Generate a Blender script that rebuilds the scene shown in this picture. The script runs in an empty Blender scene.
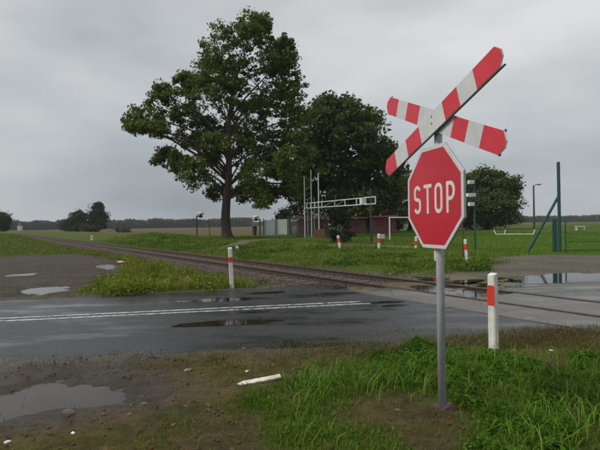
import bpy, bmesh, math, random
import numpy as np
from mathutils import Matrix, Vector

random.seed(7)
RNG = np.random.default_rng(11)
SC = bpy.context.scene
COL = SC.collection
R = math.radians

# ------------------------------------------------------------------ camera
CAM_H = 1.63
ROLL = R(0.86)
cam_d = bpy.data.cameras.new('camera')
cam_d.sensor_width = 36.0
cam_d.sensor_fit = 'HORIZONTAL'
cam_d.lens = 28.8
cam_d.clip_start = 0.05
cam_d.clip_end = 9000
cam = bpy.data.objects.new('camera', cam_d)
COL.objects.link(cam)
cr, sr = math.cos(ROLL), math.sin(ROLL)
cam.matrix_world = Matrix(((cr, sr, 0, 0), (0, 0, -1, 0), (-sr, cr, 0, CAM_H), (0, 0, 0, 1)))
SC.camera = cam

# ------------------------------------------------------------------ sky, sun, exposure
SUN_EL, SUN_AZ = R(52), R(255)          # azimuth clockwise from +Y
world = bpy.data.worlds.new('World')
SC.world = world
world.use_nodes = True
wn, wl = world.node_tree.nodes, world.node_tree.links
wn.clear()
w_out = wn.new('ShaderNodeOutputWorld')
w_bg = wn.new('ShaderNodeBackground')
w_bg.inputs['Strength'].default_value = 0.1
w_sky = wn.new('ShaderNodeTexSky')
w_sky.sky_type = 'NISHITA'
w_sky.sun_disc = False
w_sky.sun_elevation = SUN_EL
w_sky.sun_rotation = SUN_AZ
w_sky.air_density = 1.4
w_sky.dust_density = 3.0
w_tc = wn.new('ShaderNodeTexCoord')
w_map = wn.new('ShaderNodeMapping')
w_map.inputs['Scale'].default_value = (1.0, 1.0, 2.6)
w_map.inputs['Location'].default_value = (3.7, 9.4, 6.3)
w_n1 = wn.new('ShaderNodeTexNoise')
w_n1.inputs['Scale'].default_value = 1.35
w_n1.inputs['Detail'].default_value = 4
w_n1.inputs['Roughness'].default_value = 0.5
w_ramp = wn.new('ShaderNodeValToRGB')
w_ramp.color_ramp.elements[0].position = 0.32
w_ramp.color_ramp.elements[0].color = (1.65, 1.82, 2.0, 1)
w_ramp.color_ramp.elements[1].position = 0.68
w_ramp.color_ramp.elements[1].color = (3.7, 3.75, 3.8, 1)
w_mix = wn.new('ShaderNodeMixRGB')
w_mix.inputs['Fac'].default_value = 0.95
wl.new(w_tc.outputs['Generated'], w_map.inputs['Vector'])
wl.new(w_map.outputs['Vector'], w_n1.inputs['Vector'])
wl.new(w_n1.outputs['Fac'], w_ramp.inputs['Fac'])
wl.new(w_sky.outputs['Color'], w_mix.inputs['Color1'])
# overcast: brighter overhead than at the horizon
w_sep = wn.new('ShaderNodeSeparateXYZ')
wl.new(w_tc.outputs['Generated'], w_sep.inputs['Vector'])
w_el = wn.new('ShaderNodeValToRGB')
w_el.color_ramp.elements[0].position = 0.0
w_el.color_ramp.elements[0].color = (0.92, 0.96, 0.99, 1)
w_el.color_ramp.elements[1].position = 0.5
w_el.color_ramp.elements[1].color = (1.3, 1.28, 1.25, 1)
wl.new(w_sep.outputs['Z'], w_el.inputs['Fac'])
w_mul = wn.new('ShaderNodeMixRGB'); w_mul.blend_type = 'MULTIPLY'; w_mul.inputs['Fac'].default_value = 1
wl.new(w_ramp.outputs['Color'], w_mul.inputs['Color1'])
wl.new(w_el.outputs['Color'], w_mul.inputs['Color2'])
wl.new(w_mul.outputs['Color'], w_mix.inputs['Color2'])
wl.new(w_mix.outputs['Color'], w_bg.inputs['Color'])
wl.new(w_bg.outputs['Background'], w_out.inputs['Surface'])

sun_d = bpy.data.lights.new('sun', 'SUN')
sun_d.energy = 1.5
sun_d.angle = R(18)
sun_d.color = (1.0, 0.97, 0.92)
sun = bpy.data.objects.new('sun', sun_d)
COL.objects.link(sun)
sdir = Vector((math.sin(SUN_AZ) * math.cos(SUN_EL), math.cos(SUN_AZ) * math.cos(SUN_EL), math.sin(SUN_EL)))
sun.rotation_euler = sdir.to_track_quat('Z', 'Y').to_euler()
sun.location = sdir * 60

SC.view_settings.view_transform = 'Standard'
SC.view_settings.look = 'None'
SC.view_settings.exposure = 0.75
SC.view_settings.gamma = 1.0
SC.view_settings.use_curve_mapping = False
SC.cycles.max_bounces = 6
SC.cycles.diffuse_bounces = 3
SC.cycles.glossy_bounces = 3
SC.cycles.transmission_bounces = 4
SC.cycles.transparent_max_bounces = 8
SC.cycles.filter_width = 1.9
#T0
# ------------------------------------------------------------------ terrain (metres; camera at the origin, +Y away)
def ss(a, b, x):
    t = np.clip((x - a) / (b - a), 0, 1)
    return t * t * (3 - 2 * t)

def _hash(ix, iy, seed):
    n = (ix * 374761393 + iy * 668265263 + seed * 982451653) & 0xffffffff
    n = ((n ^ (n >> 13)) * 1274126177) & 0xffffffff
    return ((n ^ (n >> 16)) & 0xffff) / 65535.0

def vnoise(x, y, seed=0):
    x = np.asarray(x, dtype=np.float64); y = np.asarray(y, dtype=np.float64)
    ix = np.floor(x).astype(np.int64); iy = np.floor(y).astype(np.int64)
    fx = x - ix; fy = y - iy
    fx = fx * fx * (3 - 2 * fx); fy = fy * fy * (3 - 2 * fy)
    a = _hash(ix, iy, seed); b = _hash(ix + 1, iy, seed)
    c = _hash(ix, iy + 1, seed); d = _hash(ix + 1, iy + 1, seed)
    return (a + (b - a) * fx) * (1 - fy) + (c + (d - c) * fx) * fy

def fbm(x, y, seed=0, octv=4):
    s = 0; amp = 0.5; tot = 0
    for k in range(octv):
        s = s + amp * vnoise(x * 2 ** k, y * 2 ** k, seed + k * 17)
        tot += amp; amp *= 0.5
    return s / tot

def sd_poly(x, y, poly):
    """signed distance, negative inside"""
    x = np.asarray(x, float); y = np.asarray(y, float)
    d = np.full(x.shape, 1e18); ins = np.zeros(x.shape, bool)
    n = len(poly)
    for i in range(n):
        ax, ay = poly[i]; bx, by = poly[(i + 1) % n]
        ex, ey = bx - ax, by - ay
        wx, wy = x - ax, y - ay
        h = np.clip((wx * ex + wy * ey) / (ex * ex + ey * ey + 1e-12), 0, 1)
        d = np.minimum(d, (wx - ex * h) ** 2 + (wy - ey * h) ** 2)
        c1 = (ay <= y) & (by > y) & (ex * wy - ey * wx > 0)
        c2 = (ay > y) & (by <= y) & (ex * wy - ey * wx < 0)
        ins ^= (c1 | c2)
    return np.where(ins, -1, 1) * np.sqrt(d)

TN = (0.8351, 0.5500)           # across the track, away from the camera
TT = (-0.5500, 0.8351)          # along the track, away from the camera
TC = (3.22, 12.17)              # a point on the track centre line

def st(x, y):
    dx = x - TC[0]; dy = y - TC[1]
    return dx * TN[0] + dy * TN[1], dx * TT[0] + dy * TT[1]

def from_st(s, t):
    return TC[0] + s * TN[0] + t * TT[0], TC[1] + s * TN[1] + t * TT[1]

def slab_edge(t):               # outer edge of the concrete on the near side
    return from_st(-1.95, t)

ROAD_NEAR = [(-30, 1.6), (-12, 4.45), (-7, 5.35), (-3.72, 5.91), (-2.55, 6.07), (-1.31, 6.19), (-0.02, 6.26), (1.32, 6.44), (2.53, 6.82), (3.9, 7.25)]
ROAD_FAR = [(0.48, 13.43), (-0.3, 13.07), (-1.04, 12.4), (-2.55, 12.13), (-4.75, 11.45), (-6.96, 11.05), (-12, 10.05), (-30, 6.7)]
ROAD_POLY = ROAD_NEAR + [slab_edge(-5.0), slab_edge(-1.0), slab_edge(0.8), (1.2, 12.5)] + ROAD_FAR
ROAD2_POLY = [from_st(0.83, -8.5), (14, 10.4), (26, 12.9), (26, 17.6), (14, 15.6), (9.5, 14.9), from_st(2.6, -0.4), from_st(0.83, -1.6)]
LOT_POLY = [(-4.8, 11.3), (-6.1, 14.6), (-7.2, 19.0), (-8.3, 22.7), (-11.4, 27.9), (-14.5, 30.5), (-17.0, 29), (-17.5, 24.5), (-24, 22), (-40, 18), (-40, 6), (-12, 10.0)]
SERV_POLY = [(3.6, 13.9), (4.6, 15.6), (6.7, 17.0), (7.8, 18.8), (8.1, 20.8), (8.8, 22.3), (10.8, 23.3), (14.5, 22.3), (30, 20.5), (30, 14.5), (14, 15.0), (9.5, 14.2)]
PATH_POLY = [(-6.4, 31.5), (-5.2, 31.8), (-3.4, 40), (0.6, 56), (-1.2, 57.5), (-5.4, 42)]
PAD_POLY = [(1.6, 31.2), (1.0, 29.8), (6.0, 27.6), (7.2, 29.0)]

PUDDLES = {            # basin centre, radii, turn, depth, water level
    'verge': (-2.75, 4.62, 1.25, 0.62, 0.12, 0.075, -0.047),
    'lot': (-7.0, 13.15, 0.75, 1.05, 0.5, 0.08, -0.03),
    'lot_far': (-10.1, 17.5, 0.5, 0.6, 0.3, 0.07, -0.03),
    'lot_long': (-8.3, 20.6, 0.55, 1.6, 0.45, 0.07, -0.032),
    'service': (8.0, 13.75, 2.4, 1.05, 0.25, 0.07, -0.012),
}

def basin(x, y, p, grow=1.0):
    cx, cy, rx, ry, a, dep, lev = p
    dx, dy = x - cx, y - cy
    u = (dx * math.cos(a) + dy * math.sin(a)) / (rx * grow)
    v = (-dx * math.sin(a) + dy * math.cos(a)) / (ry * grow)
    return np.sqrt(u * u + v * v)

def terrain(x, y):
    x = np.asarray(x, float); y = np.asarray(y, float)
    s, t = st(x, y)
    d = np.hypot(x, y)
    h = 0.35 * ss(3.5, 10, s) * ss(6, 16, t)
    h = h + 0.62 * ss(3.0, 6.5, s) * (1 - ss(8, 11.5, s)) * ss(28, 50, t)
    h = h + 0.78 * ss(2.3, 6.0, -s) * ss(36, 82, t)
    h = h + (fbm(x * 1.3, y * 1.3, 3) - 0.5) * 0.05 * (1 - ss(40, 80, d)) + (fbm(x * 0.2, y * 0.2, 9) - 0.5) * 0.16 * ss(20, 50, d)
    h = h + (fbm(x * 7, y * 7, 5, 3) - 0.5) * 0.022 * (1 - ss(8, 14, d))
    # railway bed
    bed = 1 - ss(1.55, 2.9, np.abs(s))
    h = h * (1 - bed) + bed * (-0.145 * ss(0.9, 2.6, t) - 0.03 * (1 - ss(0.9, 2.6, t)) - 0.14 * (1 - ss(-2.3, -1.95, t)) * (1 - ss(0.8, 0.95, np.abs(s))) + (fbm(x * 3, y * 3, 12) - .5) * .05 * ss(-2.0, -1.5, t) * (1 - ss(1.5, 3, t)))
    # roads lie in a shallow bed
    for poly, m in ((ROAD_POLY, -0.06), (ROAD2_POLY, 0.05)):
        near = d < 45
        k = np.zeros(x.shape)
        if near.any():
            k[near] = 1 - ss(m - 0.28, m, sd_poly(x[near], y[near], poly))
        h = h * (1 - k) - 0.05 * k
    rim = np.zeros(x.shape); nr = d < 30
    if nr.any():
        rim[nr] = 1 - ss(0.0, 0.35, np.abs(sd_poly(x[nr], y[nr], ROAD_POLY) - 0.2))
    h = h + 0.02 * rim
    for key, p in PUDDLES.items():
        if key == 'service':
            continue
        b = basin(x, y, p) + (fbm(x * 2.6, y * 2.6, 31) - 0.5) * 1.3
        h = h - p[5] * (1 - ss(0.35, 1.25, b))
    return h
#T1
# ------------------------------------------------------------------ helpers
def tag(o, label=None, cat=None, group=None, kind=None):
    if label: o['label'] = label
    if cat: o['category'] = cat
    if group: o['group'] = group
    if kind: o['kind'] = kind
    return o

def link(o, parent=None):
    COL.objects.link(o)
    if parent is not None:
        o.parent = parent
    return o

def empty(name, loc, rz=0.0):
    o = bpy.data.objects.new(name, None)
    o.empty_display_size = 0.2
    o.location = loc
    o.rotation_euler = (0, 0, rz)
    return link(o)

def hz(x, y):
    return float(terrain(np.array([x], float), np.array([y], float))[0])

def npmesh(name, V, faces, mat, parent=None, colors=None, attrs=None, smooth=False):
    """V (n,3); faces: list of (m,k) index arrays"""
    me = bpy.data.meshes.new(name)
    V = np.ascontiguousarray(V, dtype=np.float32)
    me.vertices.add(len(V)); me.vertices.foreach_set('co', V.ravel())
    faces = [np.asarray(f, dtype=np.int32) for f in faces if len(f)]
    li = np.concatenate([f.ravel() for f in faces])
    tot = np.concatenate([np.full(len(f), f.shape[1], np.int32) for f in faces])
    start = np.concatenate([[0], np.cumsum(tot)[:-1]]).astype(np.int32)
    me.loops.add(len(li)); me.loops.foreach_set('vertex_index', li)
    me.polygons.add(len(tot)); me.polygons.foreach_set('loop_start', start)
    try:
        me.polygons.foreach_set('loop_total', tot)
    except Exception:
        pass
    if colors is not None:
        a = me.color_attributes.new('Col', 'FLOAT_COLOR', 'POINT')
        c = np.ones((len(V), 4), np.float32); c[:, :3] = colors
        a.data.foreach_set('color', c.ravel())
    for k, v in (attrs or {}).items():
        a = me.attributes.new(k, 'FLOAT', 'POINT')
        a.data.foreach_set('value', np.ascontiguousarray(v, np.float32))
    me.update(calc_edges=True)
    me.validate()
    if smooth:
        me.polygons.foreach_set('use_smooth', np.ones(len(me.polygons), bool))
    if mat: me.materials.append(mat)
    o = bpy.data.objects.new(name, me)
    return link(o, parent)

class MB:
    """collects simple shapes; build() links them as ONE mesh object"""
    def __init__(self): self.v = []; self.f = []
    def add(self, vs, fs):
        b = len(self.v); self.v += [tuple(p) for p in vs]; self.f += [tuple(b + i for i in q) for q in fs]; return self
    def box(self, c, size, rz=0.0, taper=1.0):
        sx, sy, sz = size[0] / 2, size[1] / 2, size[2] / 2
        ca, sa = math.cos(rz), math.sin(rz); vs = []
        for z, k in ((-sz, 1.0), (sz, taper)):
            for x, y in ((-sx, -sy), (sx, -sy), (sx, sy), (-sx, sy)):
                x *= k; y *= k
                vs.append((c[0] + x * ca - y * sa, c[1] + x * sa + y * ca, c[2] + z))
        return self.add(vs, [(3, 2, 1, 0), (4, 5, 6, 7), (0, 1, 5, 4), (1, 2, 6, 5), (2, 3, 7, 6), (3, 0, 4, 7)])
    def tube(self, pts, rad, n=8, cap=True):
        pts = [Vector(p) for p in pts]
        if not hasattr(rad, '__len__'): rad = [rad] * len(pts)
        rings = []
        up = Vector((0.13, 0.97, 0.2)).normalized()
        for i, p in enumerate(pts):
            d = (pts[min(i + 1, len(pts) - 1)] - pts[max(i - 1, 0)]).normalized()
            a = d.cross(up)
            if a.length < 0.05: a = d.cross(Vector((1, 0, 0.1)))
            a.normalize(); b = d.cross(a)
            rings.append([p + (a * math.cos(2 * math.pi * k / n) + b * math.sin(2 * math.pi * k / n)) * rad[i] for k in range(n)])
        vs = [v for r in rings for v in r]; fs = []
        for i in range(len(pts) - 1):
            for k in range(n):
                fs.append((i * n + k, i * n + (k + 1) % n, (i + 1) * n + (k + 1) % n, (i + 1) * n + k))
        if cap:
            fs.append(tuple(range(n))[::-1]); fs.append(tuple((len(pts) - 1) * n + k for k in range(n)))
        return self.add(vs, fs)
    def prism(self, poly, fn, d0, d1):
        """poly of (u,v); fn(u,v,d)->xyz"""
        n = len(poly)
        vs = [fn(u, v, d0) for u, v in poly] + [fn(u, v, d1) for u, v in poly]
        fs = [tuple(range(n))[::-1], tuple(range(n, 2 * n))]
        fs += [(i, (i + 1) % n, n + (i + 1) % n, n + i) for i in range(n)]
        return self.add(vs, fs)
    def build(self, name, mat, parent=None, bevel=0.0, smooth=False):
        me = bpy.data.meshes.new(name)
        me.from_pydata(self.v, [], self.f)
        bm = bmesh.new(); bm.from_mesh(me)
        if bevel:
            bmesh.ops.bevel(bm, geom=[e for e in bm.edges if len(e.link_faces) == 2 and e.calc_face_angle(0) > 0.6], offset=bevel, segments=2, affect='EDGES', profile=0.6)
        bmesh.ops.recalc_face_normals(bm, faces=bm.faces)
        bm.to_mesh(me); bm.free()
        if smooth:
            for p in me.polygons: p.use_smooth = True
        me.materials.append(mat)
        o = bpy.data.objects.new(name, me)
        return link(o, parent)

def copy_tree(o, parent=None):
    c = o.copy(); COL.objects.link(c); c.parent = parent
    for ch in o.children: copy_tree(ch, c)
    return c

# ------------------------------------------------------------------ materials
def nodes_of(name):
    m = bpy.data.materials.new(name); m.use_nodes = True
    nt = m.node_tree; b = nt.nodes['Principled BSDF']
    return m, nt.nodes, nt.links, b

def noise(n, l, scale, detail=4, rough=0.55, vec=None, w=None):
    t = n.new('ShaderNodeTexNoise')
    t.inputs['Scale'].default_value = scale; t.inputs['Detail'].default_value = detail; t.inputs['Roughness'].default_value = rough
    if vec is not None: l.new(vec, t.inputs['Vector'])
    return t

def ramp(n, l, src, p0, c0, p1, c1):
    r = n.new('ShaderNodeValToRGB'); e = r.color_ramp.elements
    e[0].position, e[1].position = p0, p1
    e[0].color = (*c0, 1) if len(c0) == 3 else c0; e[1].color = (*c1, 1) if len(c1) == 3 else c1
    l.new(src, r.inputs['Fac']); return r

def g3(v): return (v, v, v)

def mat(name, c1, c2=None, scale=8.0, rough=0.6, rough2=None, bump=0.0, bscale=40.0, metal=0.0, spec=0.5, streak=0.0):
    """two-tone procedural paint / metal / wood / concrete"""
    m, n, l, b = nodes_of(name)
    c2 = c2 or tuple(x * 0.75 for x in c1)
    tc = n.new('ShaderNodeTexCoord'); vec = tc.outputs['Object']
    t = noise(n, l, scale, 5, 0.6, vec)
    r = ramp(n, l, t.outputs['Fac'], 0.35, c1, 0.7, c2)
    if streak:          # rain-washed grime: narrow upright stains
        mp = n.new('ShaderNodeMapping'); mp.inputs['Scale'].default_value = (26, 26, 2.2); l.new(vec, mp.inputs['Vector'])
        ts = noise(n, l, 1.0, 6, 0.7, mp.outputs['Vector'])
        rs = ramp(n, l, ts.outputs['Fac'], 0.38, g3(1 - streak), 0.6, g3(1.0))
        mq = n.new('ShaderNodeMixRGB'); mq.blend_type = 'MULTIPLY'; mq.inputs['Fac'].default_value = 1
        l.new(r.outputs['Color'], mq.inputs['Color1']); l.new(rs.outputs['Color'], mq.inputs['Color2']); l.new(mq.outputs['Color'], b.inputs['Base Color'])
    else:
        l.new(r.outputs['Color'], b.inputs['Base Color'])
    rr = ramp(n, l, t.outputs['Fac'], 0.3, g3(rough), 0.7, g3(rough2 if rough2 is not None else min(1, rough + 0.15)))
    l.new(rr.outputs['Color'], b.inputs['Roughness'])
    b.inputs['Metallic'].default_value = metal
    b.inputs['Specular IOR Level'].default_value = spec
    if bump:
        t2 = noise(n, l, bscale, 4, 0.6, vec)
        bp = n.new('ShaderNodeBump'); bp.inputs['Strength'].default_value = bump; bp.inputs['Distance'].default_value = 0.01
        l.new(t2.outputs['Fac'], bp.inputs['Height']); l.new(bp.outputs['Normal'], b.inputs['Normal'])
    return m

def mat_vcol(name, rough=0.6, trans=0.25, spec=0.3):
    """leaf / blade material: colour per leaf from the mesh, a little light shines through"""
    m, n, l, b = nodes_of(name)
    a = n.new('ShaderNodeVertexColor'); a.layer_name = 'Col'
    l.new(a.outputs['Color'], b.inputs['Base Color'])
    b.inputs['Roughness'].default_value = rough
    b.inputs['Specular IOR Level'].default_value = spec
    out = n['Material Output']
    tr = n.new('ShaderNodeBsdfTranslucent'); l.new(a.outputs['Color'], tr.inputs['Color'])
    mx = n.new('ShaderNodeMixShader'); mx.inputs['Fac'].default_value = trans
    l.new(b.outputs['BSDF'], mx.inputs[1]); l.new(tr.outputs['BSDF'], mx.inputs[2])
    l.new(mx.outputs['Shader'], out.inputs['Surface'])
    return m

def mat_ground():
    m, n, l, b = nodes_of('soil_and_turf')
    a = n.new('ShaderNodeVertexColor'); a.layer_name = 'Col'
    geo = n.new('ShaderNodeNewGeometry'); pos = geo.outputs['Position']
    t1 = noise(n, l, 6.0, 8, 0.7, pos)
    r1 = ramp(n, l, t1.outputs['Fac'], 0.28, g3(0.55), 0.72, g3(1.4))
    t2 = noise(n, l, 70.0, 8, 0.85, pos)
    r2 = ramp(n, l, t2.outputs['Fac'], 0.36, g3(0.4), 0.66, g3(1.6))
    m1 = n.new('ShaderNodeMixRGB'); m1.blend_type = 'MULTIPLY'; m1.inputs['Fac'].default_value = 1
    l.new(a.outputs['Color'], m1.inputs['Color1']); l.new(r1.outputs['Color'], m1.inputs['Color2'])
    m2 = n.new('ShaderNodeMixRGB'); m2.blend_type = 'MULTIPLY'; m2.inputs['Fac'].default_value = 1
    l.new(m1.outputs['Color'], m2.inputs['Color1']); l.new(r2.outputs['Color'], m2.inputs['Color2'])
    l.new(m2.outputs['Color'], b.inputs['Base Color'])
    w = n.new('ShaderNodeAttribute'); w.attribute_name = 'wet'
    mm = n.new('ShaderNodeMath'); mm.operation = 'MULTIPLY'; l.new(w.outputs['Fac'], mm.inputs[0]); l.new(r1.outputs['Color'], mm.inputs[1])
    rr = ramp(n, l, mm.outputs['Value'], 0.0, g3(0.95), 1.0, g3(0.3))
    l.new(rr.outputs['Color'], b.inputs['Roughness'])
    sp = ramp(n, l, w.outputs['Fac'], 0.0, g3(0.03), 1.0, g3(0.28)); l.new(sp.outputs['Color'], b.inputs['Specular IOR Level'])
    t3 = noise(n, l, 42.0, 10, 0.85, pos)
    bp = n.new('ShaderNodeBump'); bp.inputs['Strength'].default_value = 0.75; bp.inputs['Distance'].default_value = 0.03
    l.new(t3.outputs['Fac'], bp.inputs['Height']); l.new(bp.outputs['Normal'], b.inputs['Normal'])
    return m

def mat_asphalt(name, dark, light, wet_lo, wet_hi):
    m, n, l, b = nodes_of(name)
    geo = n.new('ShaderNodeNewGeometry'); pos = geo.outputs['Position']
    mp = n.new('ShaderNodeMapping'); mp.inputs['Rotation'].default_value = (0, 0, R(-11)); mp.inputs['Scale'].default_value = (0.22, 0.75, 1)
    l.new(pos, mp.inputs['Vector'])
    big = noise(n, l, 1.6, 5, 0.6, mp.outputs['Vector'])
    fine = noise(n, l, 160.0, 3, 0.7, pos)
    mid = noise(n, l, 3.0, 6, 0.65, pos)
    r1 = ramp(n, l, big.outputs['Fac'], 0.35, dark, 0.68, light)
    r2 = ramp(n, l, fine.outputs['Fac'], 0.35, g3(0.45), 0.66, g3(2.1))
    r3 = ramp(n, l, mid.outputs['Fac'], 0.3, g3(0.8), 0.7, g3(1.2))
    m1 = n.new('ShaderNodeMixRGB'); m1.blend_type = 'MULTIPLY'; m1.inputs['Fac'].default_value = 1
    l.new(r1.outputs['Color'], m1.inputs['Color1']); l.new(r2.outputs['Color'], m1.inputs['Color2'])
    m2 = n.new('ShaderNodeMixRGB'); m2.blend_type = 'MULTIPLY'; m2.inputs['Fac'].default_value = 1
    l.new(m1.outputs['Color'], m2.inputs['Color1']); l.new(r3.outputs['Color'], m2.inputs['Color2'])
    # fine cracks
    wob = noise(n, l, 1.7, 5, 0.6, pos)
    mxv = n.new('ShaderNodeMixRGB'); mxv.inputs['Fac'].default_value = 0.35; l.new(pos, mxv.inputs['Color1']); l.new(wob.outputs['Color'], mxv.inputs['Color2'])
    vo = n.new('ShaderNodeTexVoronoi'); vo.feature = 'DISTANCE_TO_EDGE'; vo.inputs['Scale'].default_value = 0.75; l.new(mxv.outputs['Color'], vo.inputs['Vector'])
    rc = ramp(n, l, vo.outputs['Distance'], 0.003, g3(0.45), 0.009, g3(1.0))
    m3 = n.new('ShaderNodeMixRGB'); m3.blend_type = 'MULTIPLY'; m3.inputs['Fac'].default_value = 1
    l.new(m2.outputs['Color'], m3.inputs['Color1']); l.new(rc.outputs['Color'], m3.inputs['Color2']); l.new(m3.outputs['Color'], b.inputs['Base Color'])
    # water film: smooth where the surface is low
    wv = n.new('ShaderNodeMath'); wv.operation = 'ADD'; l.new(big.outputs['Fac'], wv.inputs[0])
    mv = n.new('ShaderNodeMath'); mv.operation = 'MULTIPLY'; mv.inputs[1].default_value = 0.25; l.new(mid.outputs['Fac'], mv.inputs[0]); l.new(mv.outputs['Value'], wv.inputs[1])
    rw = ramp(n, l, wv.outputs['Value'], 0.46, g3(wet_lo), 0.66, g3(wet_hi))
    l.new(rw.outputs['Color'], b.inputs['Roughness'])
    b.inputs['Specular IOR Level'].default_value = 0.34
    bp = n.new('ShaderNodeBump'); bp.inputs['Distance'].default_value = 0.004
    rb = ramp(n, l, wv.outputs['Value'], 0.48, g3(0.03), 0.68, g3(0.5)); l.new(rb.outputs['Color'], bp.inputs['Strength'])
    l.new(fine.outputs['Fac'], bp.inputs['Height']); l.new(bp.outputs['Normal'], b.inputs['Normal'])
    return m

def mat_water(name, col, rough=0.02):
    m, n, l, b = nodes_of(name)
    geo = n.new('ShaderNodeNewGeometry')
    t = noise(n, l, 2.5, 3, 0.5, geo.outputs['Position'])
    r = ramp(n, l, t.outputs['Fac'], 0.3, col, 0.7, tuple(c * 1.35 for c in col)); l.new(r.outputs['Color'], b.inputs['Base Color'])
    b.inputs['Roughness'].default_value = rough
    b.inputs['IOR'].default_value = 1.33
    t2 = noise(n, l, 14.0, 2, 0.5, geo.outputs['Position'])
    bp = n.new('ShaderNodeBump'); bp.inputs['Strength'].default_value = 0.05; bp.inputs['Distance'].default_value = 0.01
    l.new(t2.outputs['Fac'], bp.inputs['Height']); l.new(bp.outputs['Normal'], b.inputs['Normal'])
    return m

def mat_worn_paint(name, paint, under):
    m, n, l, b = nodes_of(name)
    geo = n.new('ShaderNodeNewGeometry')
    t = noise(n, l, 9.0, 8, 0.75, geo.outputs['Position'])
    r = ramp(n, l, t.outputs['Fac'], 0.4, under, 0.54, paint); l.new(r.outputs['Color'], b.inputs['Base Color'])
    b.inputs['Roughness'].default_value = 0.35
    return m

M = {}
M['ground'] = mat_ground()
M['asphalt'] = mat_asphalt('wet_asphalt', (0.012, 0.0125, 0.013), (0.03, 0.0302, 0.0305), 0.1, 0.42)
M['asphalt2'] = mat_asphalt('wet_grey_paving', (0.04, 0.037, 0.033), (0.075, 0.07, 0.062), 0.14, 0.5)
M['concrete'] = mat_asphalt('wet_concrete', (0.05, 0.045, 0.038), (0.115, 0.109, 0.098), 0.13, 0.5)
M['water'] = mat_water('muddy_water', (0.017, 0.0135, 0.009))
M['silty'] = mat_water('silty_shallow_water', (0.03, 0.024, 0.016), 0.16)
M['road_white'] = mat_worn_paint('worn_road_paint', (0.5, 0.5, 0.48), (0.05, 0.05, 0.05))
M['rail'] = mat('rusty_rail', (0.085, 0.055, 0.04), (0.045, 0.034, 0.028), 12, 0.55, 0.75, 0.3, 80, 0.3)
M['rail_top'] = mat('worn_rail_head', (0.075, 0.068, 0.062), (0.045, 0.038, 0.034), 6, 0.35, 0.55, 0, 80, 0.7)
M['sleeper'] = mat('weathered_sleeper', (0.095, 0.07, 0.054), (0.06, 0.046, 0.037), 6, 0.7, 0.9, 0.5, 40)
M['stone'] = mat('grey_stone', (0.2, 0.18, 0.155), (0.1, 0.085, 0.07), 3, 0.6, 0.85, 0.4, 30)
M['ballast'] = mat('rusty_ballast', (0.11, 0.085, 0.066), (0.055, 0.045, 0.038), 2, 0.7, 0.9, 0.4, 30)
M['clod'] = mat('brown_clod', (0.1, 0.065, 0.034), (0.06, 0.04, 0.024), 4, 0.8, 0.95, 0.4, 30)
M['white'] = mat('white_paint', (0.72, 0.72, 0.69), (0.56, 0.56, 0.53), 5, 0.45, 0.6)
M['post_white'] = mat('weathered_white_post', (0.78, 0.77, 0.73), (0.6, 0.58, 0.53), 9, 0.45, 0.65, 0.1, 60, streak=0.2)
M['band_red'] = mat('red_reflector_band', (0.72, 0.05, 0.025), (0.58, 0.035, 0.02), 7, 0.3, 0.42)
M['sign_red'] = mat('red_sign_sheeting', (0.5, 0.008, 0.022), (0.43, 0.007, 0.02), 2.5, 0.28, 0.38, streak=0.05)
M['cross_red'] = mat('faded_red_sheeting', (0.6, 0.026, 0.042), (0.52, 0.022, 0.036), 4, 0.35, 0.5, streak=0.06)
M['sign_white'] = mat('sign_white_sheeting', (0.6, 0.605, 0.6), (0.5, 0.505, 0.5), 3, 0.38, 0.5, streak=0.07)
M['letter'] = mat('letter_white_sheeting', (0.68, 0.64, 0.57), (0.58, 0.54, 0.48), 6, 0.35, 0.45)
M['galv'] = mat('galvanised_steel', (0.46, 0.475, 0.49), (0.36, 0.375, 0.39), 14, 0.5, 0.65, 0.05, 70, 0.25, streak=0.25)
M['dark_edge'] = mat('dark_channel', (0.09, 0.09, 0.095), (0.06, 0.06, 0.064), 10, 0.5, 0.7)
M['rusty'] = mat('rusty_footing', (0.085, 0.045, 0.034), (0.045, 0.028, 0.024), 9, 0.75, 0.95, 0.8, 30)
M['green_post'] = mat('green_powder_coat', (0.012, 0.075, 0.07), (0.009, 0.05, 0.048), 8, 0.4, 0.55)
M['dark_post'] = mat('dark_grey_green_steel', (0.03, 0.04, 0.04), (0.02, 0.026, 0.027), 8, 0.5, 0.65)
M['wood_pole'] = mat('old_timber_pole', (0.085, 0.07, 0.06), (0.05, 0.042, 0.037), 5, 0.8, 0.95, 0.3, 30)
M['bark'] = mat('dark_bark', (0.075, 0.06, 0.046), (0.035, 0.029, 0.023), 4, 0.85, 0.95, 1.0, 9)
M['leaf'] = mat_vcol('leaf', 0.6, 0.3, 0.12)
M['blade'] = mat_vcol('grass_blade', 0.6, 0.35, 0.08)
M['panel_grey'] = mat('pale_sheet_metal', (0.44, 0.5, 0.5), (0.36, 0.42, 0.42), 1.2, 0.5, 0.6)
M['panel_light'] = mat('newer_sheet_metal', (0.6, 0.66, 0.64), (0.5, 0.56, 0.55), 1.5, 0.5, 0.6)
M['red_wall'] = mat('red_painted_boards', (0.115, 0.026, 0.024), (0.075, 0.02, 0.018), 2, 0.6, 0.75)
M['red_roof'] = mat('red_roof_sheet', (0.17, 0.04, 0.036), (0.12, 0.03, 0.028), 2, 0.5, 0.65)
M['brick'] = mat('brown_brick', (0.2, 0.085, 0.055), (0.12, 0.055, 0.04), 8, 0.8, 0.9, 0.3, 30)
M['yellow'] = mat('yellow_plastic', (0.6, 0.55, 0.25), (0.5, 0.46, 0.2), 4, 0.4, 0.5)
M['bin'] = mat('brown_bin', (0.06, 0.042, 0.036), (0.04, 0.03, 0.026), 5, 0.6, 0.75)
M['plank'] = mat('chipped_white_plank', (0.68, 0.66, 0.59), (0.42, 0.37, 0.28), 9, 0.6, 0.8, 0.5, 40)
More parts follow.
